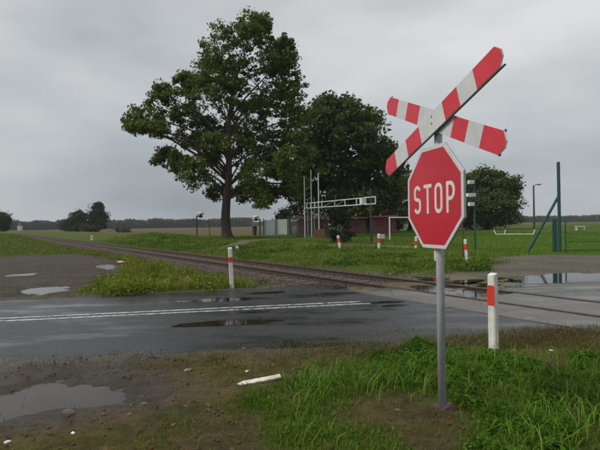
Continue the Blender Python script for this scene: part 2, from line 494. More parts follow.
M['litter'] = mat('white_litter', (0.75, 0.75, 0.74), (0.55, 0.54, 0.52), 20, 0.5, 0.65)
M['orange'] = mat('orange_scrap', (0.75, 0.4, 0.2), (0.7, 0.55, 0.4), 18, 0.5, 0.65)
M['house_wall'] = mat('pale_render', (0.5, 0.5, 0.48), (0.42, 0.42, 0.4), 1, 0.8)
M['house_roof'] = mat('grey_slate', (0.13, 0.13, 0.14), (0.09, 0.09, 0.1), 1, 0.7)
# ------------------------------------------------------------------ the ground: one sheet out to the horizon
def axis_lines(lo, hi, f0, f1, step, grow):
    a = list(np.arange(f0, f1 + step / 2, step)); s = step
    while a[-1] < hi: s *= grow; a.append(a[-1] + s)
    s = step
    while a[0] > lo: s *= grow; a.insert(0, a[0] - s)
    return np.array(a)
gx = axis_lines(-3500, 3500, -9.0, 9.5, 0.085, 1.045)
gy = axis_lines(-300, 5000, 2.6, 15.0, 0.075, 1.028)
GX, GY = np.meshgrid(gx, gy)
fx_, fy_ = GX.ravel(), GY.ravel()
gz = terrain(fx_, fy_)

def lerp3(a, b, k): return a + (b - a) * k[:, None]

GREEN_BLOBS = [(0.15, 4.75, .42), (0.55, 5.25, .5), (1.2, 5.55, .55), (1.7, 5.9, .5), (-0.32, 4.45, .3), (2.0, 5.0, .75), (2.6, 4.5, .7), (1.9, 4.0, .5),
               (2.4, 5.6, .6), (0.0, 3.75, .33), (0.42, 3.55, .3), (3.2, 5.0, .8), (3.4, 4.0, .9), (-0.1, 4.15, .25), (1.5, 4.9, .45), (0.9, 5.0, .3), (4.6, 4.6, 1.0), (1.5, 3.4, .35)]
BARE_BLOBS = [(2.15, 4.05, .22), (1.75, 4.7, .2), (2.9, 5.5, .3), (0.3, 5.35, .2), (1.45, 5.2, .2), (2.6, 6.1, .35), (-0.1, 4.55, .14), (3.6, 4.6, .3), (0.85, 4.1, .26), (1.22, 4.1, .2), (0.55, 4.3, .2), (3.9, 6.5, .7), (1.0, 3.6, .25)]
def fg_green(x, y):
    g = np.zeros(x.shape)
    for cx, cy, r in GREEN_BLOBS:
        g = np.maximum(g, 1.25 * np.exp(-(((x - cx) ** 2 + (y - cy) ** 2) / (r * r)) * 0.8))
    for cx, cy, r in BARE_BLOBS:
        g = g * (1 - 0.85 * np.exp(-((x - cx) ** 2 + (y - cy) ** 2) / (r * r)))
    return np.clip(g + (fbm(x * 2.6, y * 2.6, 77) - 0.5) * 0.7, 0, 1)

def zones(x, y):
    """soft weights of what covers the ground"""
    s, t = st(x, y); d = np.hypot(x, y)
    jit = (fbm(x * 0.9, y * 0.9, 21) - 0.5)
    near = d < 70
    def pm(poly, soft, j):
        k = np.zeros(x.shape)
        k[near] = 1 - ss(-soft, soft, sd_poly(x[near], y[near], poly) + jit[near] * j)
        return k
    return dict(s=s, t=t, d=d, jit=jit, road=pm(ROAD_POLY, 0.25, 0.5), road2=pm(ROAD2_POLY, 0.3, 0.6), lot=pm(LOT_POLY, 0.5, 1.6),
                serv=pm(SERV_POLY, 0.5, 1.4), path=pm(PATH_POLY, 0.3, 0.8), pad=pm(PAD_POLY, 0.2, 0.4))

Z = zones(fx_, fy_)
s_, t_, d_, j_ = Z['s'], Z['t'], Z['d'], Z['jit']
C = lambda *c: np.array(c)[None, :]
col = np.repeat(C(0.06, 0.095, 0.02), len(fx_), 0)
n1 = fbm(fx_ * 0.35, fy_ * 0.35, 40)
col = lerp3(col, C(0.11, 0.11, 0.028), ss(0.5, 0.75, n1) * 0.5)
# mown sports field beyond the service road
mown = ss(8.5, 10.5, s_) * (1 - ss(9, 12, t_ - 0.35 * s_))
col = lerp3(col, C(0.078, 0.135, 0.021), mown * (1 - ss(60, 90, d_)))
# ploughed field far beyond the tree, pale fields to the horizon
pl = ss(54, 60, fy_ + j_ * 6) * (1 - ss(-4, 2, fx_)) * ss(4, 9, s_)
col = lerp3(col, C(0.11, 0.088, 0.058), pl * 0.8)
col = lerp3(col, C(0.085, 0.11, 0.03), ss(150, 260, d_) * (1 - pl))
# foreground verge: brown soil, green where the tufts stand
fg = (1 - ss(-0.3, 0.3, fy_ - 6.4 - fx_ * 0.13)) * (1 - ss(12, 25, d_))
n2 = fbm(fx_ * 1.7, fy_ * 1.7, 41)
soil = lerp3(np.repeat(C(0.13, 0.092, 0.042), len(fx_), 0), C(0.08, 0.064, 0.032), ss(0.35, 0.65, n2))
soil = lerp3(soil, C(0.075, 0.085, 0.02), ss(.5, .68, fbm(fx_ * 1.1, fy_ * 1.1, 43)) * .35)
soil = lerp3(soil, C(0.06, 0.095, 0.015), fg_green(fx_, fy_) * 0.8)
col = lerp3(col, soil, fg)
# wet mud on the left, gravelly strip along the asphalt
mud = fg * np.clip((1 - ss(0.8, 1.9, basin(fx_, fy_, PUDDLES['verge']))) + (1 - ss(-2.6, -1.2, fx_)) * ss(4.6, 5.3, fy_) * 0.8, 0, 1)
col = lerp3(col, C(0.04, 0.03, 0.02), mud * 0.9)
strip = np.zeros(len(fx_)); nr = d_ < 30
strip[nr] = (1 - ss(0.1, 0.55, np.abs(sd_poly(fx_[nr], fy_[nr], ROAD_POLY)) + j_[nr] * 0.3))
col = lerp3(col, C(0.085, 0.068, 0.05), strip * 0.75)
col = lerp3(col, C(0.052, 0.041, 0.032) * (0.7 + 0.9 * n2[:, None]), Z['lot'] * 0.97)
col = lerp3(col, C(0.1, 0.085, 0.066) * (0.6 + 0.8 * fbm(fx_ * .8, fy_ * .8, 44)[:, None]), Z['serv'] * 0.92)
col = lerp3(col, C(0.135, 0.125, 0.105), Z['road2'])
col = lerp3(col, C(0.15, 0.12, 0.085), Z['path'] * 0.85)
col = lerp3(col, C(0.2, 0.185, 0.155), Z['pad'] * 0.9)
bedk = (1 - ss(1.5, 3.0, np.abs(s_ + 0.3 + j_ * 0.8)))
col = lerp3(col, C(0.095, 0.07, 0.05), bedk * ss(-0.5, 1.5, t_))
sandy = (1 - ss(2.0, 3.2, np.abs(s_ - .2 + j_ * 1.2))) * (1 - ss(3.0, 6.0, t_)) * ss(-4, -3, t_)
col = lerp3(col, C(0.12, 0.088, 0.05), sandy * 0.85)
wet = np.clip(0.06 * fg + mud + Z['lot'] * 0.4 + Z['serv'] * 0.45 + strip * 0.4 + Z['road2'] * 0.6 + sandy * .6, 0, 1) * (1 - 0.5 * fg_green(fx_, fy_) * fg)
nx, ny = len(gx), len(gy)
ii = np.arange(nx * ny).reshape(ny, nx)
quads = np.stack([ii[:-1, :-1].ravel(), ii[:-1, 1:].ravel(), ii[1:, 1:].ravel(), ii[1:, :-1].ravel()], 1)
ground = npmesh('ground', np.stack([fx_, fy_, gz], 1), [quads], M['ground'], None, col, {'wet': wet}, True)
tag(ground, 'wet soil and turf with fields reaching the horizon', 'ground', kind='structure')

# ------------------------------------------------------------------ asphalt
def ragged(poly, step, amp, seed):
    out = []
    n = len(poly)
    for i in range(n):
        a, b = np.array(poly[i]), np.array(poly[(i + 1) % n])
        L = np.linalg.norm(b - a); k = max(1, int(L / step)); nrm = np.array([-(b - a)[1], (b - a)[0]]) / L
        for q in range(k):
            p = a + (b - a) * q / k
            w = (float(fbm(np.array([p[0] * 2.3]), np.array([p[1] * 2.3]), seed)[0]) - 0.5) * amp
            out.append(tuple(p + nrm * w))
    return out

def sheet(name, poly, z, thick, m, parent=None):
    bm = bmesh.new()
    vs = [bm.verts.new((x, y, z)) for x, y in poly]
    f = bm.faces.new(vs)
    if f.normal.z < 0: bmesh.ops.reverse_faces(bm, faces=[f])
    if thick:
        r = bmesh.ops.extrude_face_region(bm, geom=[f])
        low = [v for v in r['geom'] if isinstance(v, bmesh.types.BMVert)]
        bmesh.ops.translate(bm, verts=low, vec=(0, 0, -thick))
    bmesh.ops.recalc_face_normals(bm, faces=bm.faces)
    bmesh.ops.triangulate(bm, faces=[f for f in bm.faces if len(f.verts) > 4])
    me = bpy.data.meshes.new(name); bm.to_mesh(me); bm.free(); me.materials.append(m)
    return link(bpy.data.objects.new(name, me), parent)

near_r = ragged(ROAD_NEAR + [slab_edge(-5.0)], 0.18, 0.28, 55)
road_outline = [p for p in ragged(ROAD_NEAR, 0.18, 0.26, 55) if True]
k0 = len(ROAD_NEAR)
def open_ragged(pts, step, amp, seed):
    r = ragged(pts, step, amp, seed)
    # drop the closing side that ragged() adds
    L = np.linalg.norm(np.array(pts[0]) - np.array(pts[-1])); k = max(1, int(L / step))
    return r[:len(r) - k] + [pts[-1]]
outline = open_ragged(ROAD_NEAR, 0.16, 0.28, 55) + [slab_edge(-5.0), slab_edge(-1.0), slab_edge(0.8), (1.2, 12.5)] + open_ragged(ROAD_FAR, 0.18, 0.4, 56)
road = tag(sheet('road', outline, 0.0, 0.06, M['asphalt']), 'wet dark asphalt road running across the picture', 'road', kind='structure')
road2 = tag(sheet('crossing_approach', ragged(ROAD2_POLY, 0.3, 0.35, 57), -0.004, 0.06, M['asphalt2']), 'wet grey paving beyond the rails', 'road', kind='structure')

# two worn centre lines
ld = np.array([6.78, 1.32]); ld /= np.linalg.norm(ld); ln = np.array([-ld[1], ld[0]])
lc = np.array([1.35, 9.97])
for off, end, w in ((-0.14, 0.05, 0.11), (0.14, -0.1, 0.11)):
    pts = []
    L = 16.0
    for q in range(0, 65):
        p = lc + ld * (end - L * q / 64) + ln * off
        pts.append(p)
    def edge(sgn, seed):
        return [tuple(p + ln * (sgn * w / 2 + (float(fbm(np.array([p[0] * 5]), np.array([p[1] * 5 + sgn * 9]), seed)[0]) - 0.5) * 0.012)) for p in pts]
    poly = edge(1, 61) + edge(-1, 62)[::-1]
    sheet('centre_line', poly, 0.004, 0.0, M['road_white'], road)

# dark mended holes at the end of the lines
def blob(cx, cy, rx, ry, a, seed, n=40, amp=0.5):
    out = []
    for k in range(n):
        th = 2 * math.pi * k / n
        r = 1 + amp * (float(fbm(np.array([math.cos(th) * 1.6 + seed]), np.array([math.sin(th) * 1.6]), seed)[0]) - 0.5) * 2
        u, v = rx * r * math.cos(th), ry * r * math.sin(th)
        out.append((cx + u * math.cos(a) - v * math.sin(a), cy + u * math.sin(a) + v * math.cos(a)))
    return out
M['patch'] = mat('fresh_bitumen', (0.006, 0.006, 0.0065), (0.01, 0.01, 0.0105), 6, 0.06, 0.2)
for k, (x, y, rx, ry, a) in enumerate([(1.75, 9.95, .42, .13, .15), (1.9, 9.55, .3, .12, .4), (-0.9, 9.05, .3, .09, .15), (-1.35, 9.45, .22, .08, .1)]):
    sheet('bitumen_patch', blob(x, y, rx, ry, a, 70 + k), 0.003, 0.0, M['patch'], road)

# ------------------------------------------------------------------ standing water
def water(key, label, poly=None):
    cx, cy, rx, ry, a, dep, lev = PUDDLES[key]
    if poly is None: poly = blob(cx, cy, rx * 1.45, ry * 1.45, a, 80, 48, 0.25)
    o = sheet('puddle', poly, lev, 0.0, M['silty' if key != 'lot' else 'water'])
    return tag(o, label, 'puddle', kind='structure')
water('verge', 'broad muddy puddle on the near verge')
water('lot', 'bright puddle in the gravel yard')
water('lot_far', 'small far puddle in the gravel yard')
water('lot_long', 'long shallow puddle at the edge of the yard')
cx, cy, rx, ry, a, dep, lev = PUDDLES['service']
tag(sheet('puddle', blob(cx + .3, cy + .1, 2.5, 0.95, 0.22, 90, 64, 0.45), 0.003, 0.0, M['water']), 'wide puddle mirroring the fence beyond the rails', 'puddle', kind='structure')
tag(sheet('puddle', blob(12.4, 14.6, 2.0, 0.8, 0.2, 93, 48, 0.4), 0.0035, 0.0, M['water']), 'puddle farther along the paving', 'puddle', kind='structure')
for k, (x, y, rx, ry, a) in enumerate([(4.55, 13.35, .7, .28, .3), (5.7, 12.2, .5, .2, .2)]):
    tag(sheet('puddle', blob(x, y, rx, ry, a, 100 + k, 40, 0.45), 0.0035, 0.0, M['water']), 'thin puddle just beyond the far rail' if k == 0 else 'small puddle between the far rail and the wide puddle', 'puddle', kind='structure')
for k, (x, y, rx, ry, a) in enumerate([(-1.2, 8.1, 0.9, .22, .16), (-1.9, 10.6, .8, .25, .2), (-0.9, 11.6, .55, .16, .25)]):
    tag(sheet('puddle', blob(x, y, rx, ry, a, 110 + k, 44, 0.5), 0.0035, 0.0, M['water'], road), None)

xm, ym = from_st(0.05, -0.9)
tag(sheet('puddle', blob(xm, ym, 1.5, .6, math.atan2(TT[1], TT[0]), 120, 40, 0.3), -0.024, 0.0, M['water']), 'shallow puddle in the mud between the rails', 'puddle', kind='structure')
xm, ym = from_st(1.7, 0.2)
tag(sheet('puddle', blob(xm, ym, 1.6, .6, math.atan2(TT[1], TT[0]), 121, 40, 0.3), -0.022, 0.0, M['water']), 'shallow puddle on the far side of the far rail', 'puddle', kind='structure')
# ------------------------------------------------------------------ railway track
track = empty('railway_track', (0, 0, 0))
tag(track, 'single rusty railway track crossing the road at an angle', 'railway track')
RT = 0.03                       # rail top, level with the road
def rail_profile():
    h = 0.15
    return [(-.062, -h), (.062, -h), (.062, -h + .012), (.010, -h + .028), (.009, -.042), (.034, -.034), (.034, -.006), (.028, 0), (-.028, 0), (-.034, -.006), (-.034, -.034), (-.009, -.042), (-.010, -h + .028), (-.062, -h + .012)]
for side in (-1, 1):
    pr = rail_profile(); mb = MB(); n = len(pr); ts = list(np.arange(-14, 30, 2.0)) + list(np.arange(30, 330, 15.0))
    vs = []
    for tt in ts:
        for u, z in pr:
            x, y = from_st(side * 0.753 + u, tt); vs.append((x, y, RT + z))
    fs = []
    for i in range(len(ts) - 1):
        for k in range(n):
            fs.append((i * n + k, i * n + (k + 1) % n, (i + 1) * n + (k + 1) % n, (i + 1) * n + k))
    fs += [tuple(range(n)), tuple((len(ts) - 1) * n + k for k in range(n))]
    mb.add(vs, fs); rail = mb.build('rail', M['rail'], track)
    # polished running band, 1 mm proud of the head
    mb = MB(); vs = []
    for tt in ts:
        for u in (-.02, .02):
            x, y = from_st(side * 0.753 + u, tt); vs.append((x, y, RT + 0.001))
    mb.add(vs, [(2 * i, 2 * i + 1, 2 * i + 3, 2 * i + 2) for i in range(len(ts) - 1)])
    mb.build('running_band', M['rail_top'], rail)
smesh = None
tang = math.atan2(TT[1], TT[0])
for k in range(0, 170):
    tt = 1.7 + k * 0.62
    x, y = from_st(random.uniform(-.03, .03), tt)
    if smesh is None:
        o = MB().box((0, 0, 0), (0.25, 2.55, 0.17)).build('sleeper', M['sleeper'], track, bevel=0.012); smesh = o.data
    else:
        o = bpy.data.objects.new('sleeper', smesh); link(o, track)
    o.location = (x, y, RT - 0.15 - 0.087 + random.uniform(-.006, 0.0)); o.rotation_euler = (0, 0, tang + random.uniform(-.015, .015))
    if tt < 26:
        for side in (-1, 1):
            for q in (-1, 1):
                xx, yy = from_st(side * 0.753 + q * 0.085, tt)
                c = MB().box((xx, yy, RT - 0.135), (0.09, 0.05, 0.035), tang).build('rail_clip', M['rail'], track)

# crossing deck: separate concrete slabs with open joints
deck = empty('crossing_deck', (0, 0, 0))
tag(deck, 'wet pale concrete slabs laid between and beside the rails', 'crossing deck', kind='structure')
def slab(s0, s1, t0, t1, dz):
    g = 0.007
    cs = [from_st(s0 + g, t0 + g), from_st(s1 - g, t0 + g), from_st(s1 - g, t1 - g), from_st(s0 + g, t1 - g)]
    mb = MB(); mb.add([(x, y, -0.14) for x, y in cs] + [(x, y, 0.014 + dz + random.uniform(-.003, .003)) for x, y in cs], [(3, 2, 1, 0), (4, 5, 6, 7), (0, 1, 5, 4), (1, 2, 6, 5), (2, 3, 7, 6), (3, 0, 4, 7)])
    mb.build('slab', M['concrete'], deck, bevel=0.008)
edges_t = [-12.55, -9.55, -6.55, -3.55, -0.55, 0.6]
for a0, a1 in zip([-13.1, -10.3, -7.5, -4.75], [-10.3, -7.5, -4.75, -1.95]):
    slab(-0.675, 0.675, a0, a1, 0.0)
for a0, a1 in zip(edges_t[:-1], edges_t[1:]):
    slab(-1.93, -0.80, a0 + 0.4, a1 + 0.4 if a1 < 0 else a1, -0.004)
# ------------------------------------------------------------------ the crossing sign: STOP plate and St Andrew's cross on one pole
SX, SY = 1.23, 4.23
TH = R(74.4)
AX = (math.cos(TH), -math.sin(TH)); NX = (-math.sin(TH), -math.cos(TH))
sz = hz(SX, SY)
sign = empty('railway_crossing_sign', (SX, SY, sz))
tag(sign, 'red octagonal stop sign under a red and white diagonal cross on a steel pole', 'road sign')
def pf(u, v, d):                # plate coordinates -> local metres (v is height above z = 0)
    return (u * AX[0] + d * NX[0], u * AX[1] + d * NX[1], v - sz)
MB().tube([(0, 0, -0.3), (0, 0, 1.2), (0, 0, 2.62 - sz)], 0.035, 20).build('pole', M['galv'], sign, smooth=True)
MB().tube([(0, 0, 2.62 - sz), (0, 0, 2.635 - sz)], [0.037, 0.03], 20).build('pole_cap', M['galv'], sign, smooth=True)
def octagon(w, cv):
    h = w / 2; k = h * math.tan(math.pi / 8)
    return [(-k, cv + h), (k, cv + h), (h, cv + k), (h, cv - k), (k, cv - h), (-k, cv - h), (-h, cv - k), (-h, cv + k)][::-1]
OC = 1.858
plate = MB().prism(octagon(0.90, OC), pf, 0.052, 0.062).build('stop_plate', M['sign_white'], sign, bevel=0.003)
# grey folded rim standing behind the face
rim = MB(); o1, o2 = octagon(0.902, OC), octagon(0.86, OC)
vs = [pf(u, v, d) for d in (0.040, 0.0515) for u, v in o1] + [pf(u, v, d) for d in (0.040, 0.0515) for u, v in o2]
fs = []
for i in range(8):
    j = (i + 1) % 8
    fs += [(i, j, 8 + j, 8 + i), (16 + i, 24 + i, 24 + j, 16 + j), (i, 16 + i, 16 + j, j), (8 + i, 8 + j, 24 + j, 24 + i)]
rim.add(vs, fs).build('folded_rim', M['galv'], plate)
MB().prism(octagon(0.832, OC), pf, 0.0625, 0.0645).build('red_face', M['sign_red'], plate)
def stroke(mb, pts, w, d0=0.0648, d1=0.0662):
    P = [np.array(p, float) for p in pts]; n = len(P); L = []; Rr = []
    for i in range(n):
        t1 = P[min(i + 1, n - 1)] - P[i] if i < n - 1 else P[i] - P[i - 1]
        t0 = P[i] - P[max(i - 1, 0)] if i > 0 else t1
        t0 = t0 / np.linalg.norm(t0); t1 = t1 / np.linalg.norm(t1)
        tv = t0 + t1; tv /= np.linalg.norm(tv); nv = np.array([-tv[1], tv[0]])
        m = w / 2 / max(0.5, float(np.dot(nv, np.array([-t1[1], t1[0]]))))
        L.append(P[i] + nv * m); Rr.append(P[i] - nv * m)
    for i in range(n - 1):
        mb.prism([tuple(L[i]), tuple(L[i + 1]), tuple(Rr[i + 1]), tuple(Rr[i])], pf, d0, d1)
def arc(cx, cy, rx, ry, a0, a1, n=12):
    return [(cx + rx * math.cos(R(a0 + (a1 - a0) * k / n)), cy + ry * math.sin(R(a0 + (a1 - a0) * k / n))) for k in range(n + 1)]
LH, LW, SW = 0.262, 0.125, 0.032
B0, T0 = OC - 0.013 - LH / 2, OC - 0.013 + LH / 2
def letter(ch, cu):
    mb = MB(); hw = LW / 2 - SW / 2; b, t = B0 + SW / 2, T0 - SW / 2; mid = (b + t) / 2; q = (t - b) / 4
    if ch == 'S':
        stroke(mb, arc(cu, t - hw, hw, hw, 20, 180, 12) + arc(cu, mid + hw * .55 + 0.004, hw, hw * .62, 195, 255, 5) + arc(cu, mid - hw * .55 - 0.004, hw, hw * .62, 75, 15, 5)[0:] + arc(cu, b + hw, hw, hw, 0, -160, 12), SW)
    if ch == 'T':
        stroke(mb, [(cu - LW / 2 - .004, t), (cu + LW / 2 + .004, t)], SW); stroke(mb, [(cu, t - SW / 2), (cu, B0)], SW)
    if ch == 'O':
        stroke(mb, arc(cu, t - hw, hw, hw, 180, 0, 14) + arc(cu, b + hw, hw, hw, 0, -180, 14) + [(cu - hw, t - hw)], SW)
    if ch == 'P':
        stroke(mb, [(cu - hw, B0), (cu - hw, T0)], SW)
        pr = (t - mid + 0.012) / 2
        stroke(mb, [(cu - hw + SW / 2, t)] + arc(cu + hw - pr * .8, t - pr, pr * .8, pr, 90, -90, 14) + [(cu - hw + SW / 2, t - 2 * pr)], SW)
    mb.build('letter', M['letter'], plate)
for ch, cu in zip('STOP', (-0.262, -0.082, 0.094, 0.277)):
    letter(ch, cu)
for v in (OC + 0.25, OC - 0.25):
    mb = MB(); mb.box((0, 0, v - sz), (0.088, 0.088, 0.04), math.atan2(AX[1], AX[0])); mb.prism([(-.25, v - .016), (.25, v - .016), (.25, v + .016), (-.25, v + .016)], pf, 0.034, 0.0475)
    mb.build('clamp', M['galv'], sign)
# cross arms: banded red and white boards with blunt ends, dark channel on the lower edge
def cross_arm(p0, p1, w, d0, bands, front):
    p0, p1 = np.array(p0), np.array(p1); e = p1 - p0; L = np.linalg.norm(e); e /= L; nv = np.array([-e[1], e[0]]); c = (p0 + p1) / 2; H = L / 2
    ch = w * 0.2
    def q(a, b): return tuple(c + e * a + nv * b)
    def shape(hw, Hh): return [q(-Hh, -hw + ch * 1.75), q(-Hh + ch * 1.5, -hw), q(Hh - ch * 1.5, -hw), q(Hh, -hw + ch * 1.75), q(Hh, hw - ch * 1.75), q(Hh - ch * 1.5, hw), q(-Hh + ch * 1.5, hw), q(-Hh, hw - ch * 1.75)]
    arm = MB().prism(shape(w / 2, H), pf, d0, d0 + 0.010).build('cross_arm', M['sign_white'], sign, bevel=0.002)
    hw = w / 2 - 0.003; Hh = H - 0.003
    for a, b in bands:
        if b > H - 0.05:
            poly = [q(a, -hw), q(Hh - ch * 1.5, -hw), q(Hh, -hw + ch * 1.75), q(Hh, hw - ch * 1.75), q(Hh - ch * 1.5, hw), q(a, hw)]
        elif a < -H + 0.05:
            poly = [q(b, hw), q(-Hh + ch * 1.5, hw), q(-Hh, hw - ch * 1.75), q(-Hh, -hw + ch * 1.75), q(-Hh + ch * 1.5, -hw), q(b, -hw)]
        else:
            poly = [q(a, -hw), q(b, -hw), q(b, hw), q(a, hw)]
        MB().prism(poly, pf, d0 + 0.0105, d0 + 0.0118).build('red_band', M['cross_red'], arm)
    return arm, q, H
armB, qB, HB = cross_arm((-0.885, 2.885), (0.935, 2.165), 0.178, 0.045, [(-1, -.735), (-.525, -.285), (.30, .50), (.70, 1)], False)
armA, qA, HA = cross_arm((-0.885, 2.195), (0.945, 2.80), 0.178, 0.072, [(-1, -.72), (-.47, -.21), (.20, .42), (.645, 1)], True)
MB().prism([qA(-HA + .02, -.096), qA(HA - .01, -.097), qA(HA - .01, -.0895), qA(-HA + .02, -.0895)], pf, 0.064, 0.08).build('edge_channel', M['dark_edge'], armA)
for a in (-HB + .06, HB - .056):
    for b in (-.086, .086):
        u, v = qB(a, b); MB().prism([(u - .009, v - .009), (u + .009, v - .009), (u + .009, v + .009), (u - .009, v + .009)], pf, 0.034, 0.0445).build('corner_bracket', M['dark_edge'], armB)
for v in (2.44, 2.56):
    MB().box((0, 0, v - sz), (0.09, 0.09, 0.05), math.atan2(AX[1], AX[0])).build('cross_clamp', M['galv'], sign, bevel=0.004)
for u, v in ((0.03, 2.5), (0.03, 2.56)):
    c_ = pf(u, v, 0.0835); e_ = pf(u, v, 0.090)
    MB().tube([c_, e_], 0.009, 6).build('bolt', M['galv'], sign)
# rusty lump of footing at the foot of the pole
def rock(mb, c, r, seed, flat=0.7, n=2):
    bm = bmesh.new(); bmesh.ops.create_icosphere(bm, subdivisions=n, radius=1)
    rr = random.Random(seed); off = [Vector((rr.uniform(-1, 1), rr.uniform(-1, 1), rr.uniform(-1, 1))).normalized() for _ in range(7)]
    vs = []
    for v in bm.verts:
        p = v.co.copy()
        for o in off:
            k = p.dot(o)
            if k > 0.62: p -= o * (k - 0.62) * 0.9
        vs.append((c[0] + p.x * r[0], c[1] + p.y * r[1], c[2] + p.z * r[2] * flat))
    fs = [tuple(v.index for v in f.verts) for f in bm.faces]; bm.free()
    return mb.add(vs, fs)
mb = MB(); rock(mb, (0.05, -0.035, 0.0), (0.085, 0.075, 0.11), 5); rock(mb, (-0.035, 0.04, -0.02), (0.07, 0.07, 0.07), 8); rock(mb, (0.11, -0.09, -0.03), (0.07, 0.06, 0.05), 9)
mb.build('footing', M['rusty'], sign)

# ------------------------------------------------------------------ red and white marker posts
def marker_post(name, label, x, y, h, w, dep, rz, band, group, wrap=True, lean=(0, 0)):
    o = empty(name, (x, y, hz(x, y)), rz); o.rotation_euler = (lean[0], lean[1], rz); tag(o, label, 'marker post', group)
    mb = MB(); ch = dep * 0.18
    poly = [(-w / 2 + ch, -dep / 2), (w / 2 - ch, -dep / 2), (w / 2, -dep / 2 + ch), (w / 2, dep / 2), (-w / 2, dep / 2), (-w / 2, -dep / 2 + ch)]
    n = len(poly)
    vs = [(a, b, -0.25) for a, b in poly] + [(a, b, h - 0.03) for a, b in poly] + [(a * .93, b * .93, h + (0.0 if b > 0 else -0.02)) for a, b in poly]
    fs = [tuple(range(n))[::-1], tuple(range(2 * n, 3 * n))] + [(i, (i + 1) % n, n + (i + 1) % n, n + i) for i in range(n)] + [(n + i, n + (i + 1) % n, 2 * n + (i + 1) % n, 2 * n + i) for i in range(n)]
    mb.add(vs, fs).build('post_body', M['post_white'], o, bevel=0.003)
    b0, b1 = band; mb = MB(); e = 0.0025
    pb = [(a * (1 + 2 * e / w), b * (1 + 2 * e / dep)) for a, b in poly]
    if wrap:
        mb.add([(a, b, b0) for a, b in pb] + [(a, b, b1) for a, b in pb], [(i, (i + 1) % n, n + (i + 1) % n, n + i) for i in range(n)])
    else:
        mb.box((0, -dep / 2 - 0.002, (b0 + b1) / 2), (w * 0.93, 0.004, b1 - b0))
    mb.build('red_band', M['band_red'], o)
    return o
GP = 'red and white marker posts round the crossing'
marker_post('marker_post', 'large white marker post with red band on near verge right of stop sign', 2.45, 6.14, 0.985, 0.105, 0.082, R(-55), (0.575, 0.83), GP, wrap=False)
marker_post('marker_post', 'white marker post with red band beside the road, left of the rails', -1.79, 12.46, 1.06, 0.105, 0.09, R(10), (0.68, 0.81), GP, lean=(0, R(-2)))
marker_post('marker_post', 'white and red post just right of the stop plate on the grass tip', 6.84, 19.72, 0.93, 0.12, 0.1, R(-20), (0.5, 0.74), GP, lean=(0, R(-4)))
marker_post('marker_post', 'white and red post seen below the stop plate beside the sign pole', 5.52, 19.6, 0.95, 0.12, 0.1, R(-20), (0.5, 0.74), GP)
marker_post('marker_post', 'small tilted red and white post in front of the round dark shrub', 2.32, 28.1, 0.74, 0.14, 0.12, R(-20), (0.34, 0.58), GP, lean=(0, R(-9)))
marker_post('marker_post', 'small red and white post with a pale plate behind it, right of the gantry', 4.44, 27.1, 0.86, 0.14, 0.12, R(-20), (0.34, 0.62), GP)
marker_post('marker_post', 'small red and white post at the lower left edge of the stop plate', 6.59, 27.4, 0.72, 0.14, 0.12, R(-20), (0.2, 0.46), GP, lean=(0, R(3)))
o = empty('plate_marker', (4.78, 27.9, hz(4.78, 27.9))); tag(o, 'pale square plate on a stake behind a small marker post', 'marker')
MB().box((0, 0, 0.25), (0.05, 0.04, 0.75)).build('stake', M['wood_pole'], o); MB().box((0, -0.03, 0.66), (0.26, 0.015, 0.26), 0.1).build('plate', M['sign_white'], o, bevel=0.003)
def stone_marker(label, x, y, h, w):
    mb = MB(); mb.box((0, 0, h / 2 - 0.15), (w, w * .8, h + 0.3), 0.0, 0.85); rock(mb, (0, 0, h), (w * .44, w * .36, w * .35), 3)
    o = mb.build('stone_marker', M['post_white'], None); o.location = (x, y, hz(x, y)); tag(o, label, 'marker stone', 'white stones beside the track')
    MB().box((0, -w * .4 - .002, h * .6), (w * .5, 0.004, h * .3)).build('painted_panel', M['dark_edge'], o)
stone_marker('small white marker stone beyond the rails below the big tree', -3.9, 29.6, 0.36, 0.2)
stone_marker('tiny white marker stone far along the rails on the left', -28.6, 65.9, 0.5, 0.32)

# ------------------------------------------------------------------ white gantry: three masts and a ladder-like arm
gz0 = 0.33
gan = empty('lattice_gantry', (0.5, 45.4, gz0)); tag(gan, 'white gantry of three thin masts with a long ladder-like arm and box', 'gantry')
G0 = Vector((0.5, 45.4, gz0))
def gl(x, y, z): return tuple(Vector((x, y, z)) - G0)
for x, y, zt in ((0.46, 45.5, 6.25), (1.10, 45.7, 6.85), (1.72, 43.6, 6.3)):
    MB().tube([gl(x, y, 0.0), gl(x, y, zt)], 0.045, 8).build('mast', M['white'], gan)
for x, y, zt in ((1.35, 45.0, 4.2), (0.75, 46.0, 4.1)):
    MB().tube([gl(x, y, 0.0), gl(x, y, zt)], 0.03, 6).build('brace_post', M['galv'], gan)
for (x, y, z, dx) in ((1.10, 45.7, 6.0, 0.32), (1.72, 43.6, 5.9, -0.3)):
    MB().tube([gl(x, y, z), gl(x + dx * .6, y, z - 0.22), gl(x + dx, y, z + 0.08)], [0.05, 0.06, 0.03], 7).build('insulator_arm', M['white'], gan)
for z in (2.0, 3.0, 4.0, 5.0):
    MB().tube([gl(0.46, 45.5, z), gl(1.10, 45.7, z + .2)], 0.02, 6).build('tie_bar', M['galv'], gan)
for z in (2.6, 3.4):
    MB().tube([gl(1.10, 45.7, z), gl(1.72, 43.6, z)], 0.02, 6).build('tie_bar', M['galv'], gan)
Ta, Tb = Vector((0.46, 45.4, 3.2)), Vector((4.9, 31.0, 2.93))
arm = empty('ladder_arm', (0, 0, 0)); arm.parent = gan
for dz in (0.0, 0.45):
    MB().tube([Ta + Vector((0, 0, dz)) - G0, Tb + Vector((0, 0, dz)) - G0], 0.035, 6).build('chord', M['white'], arm)
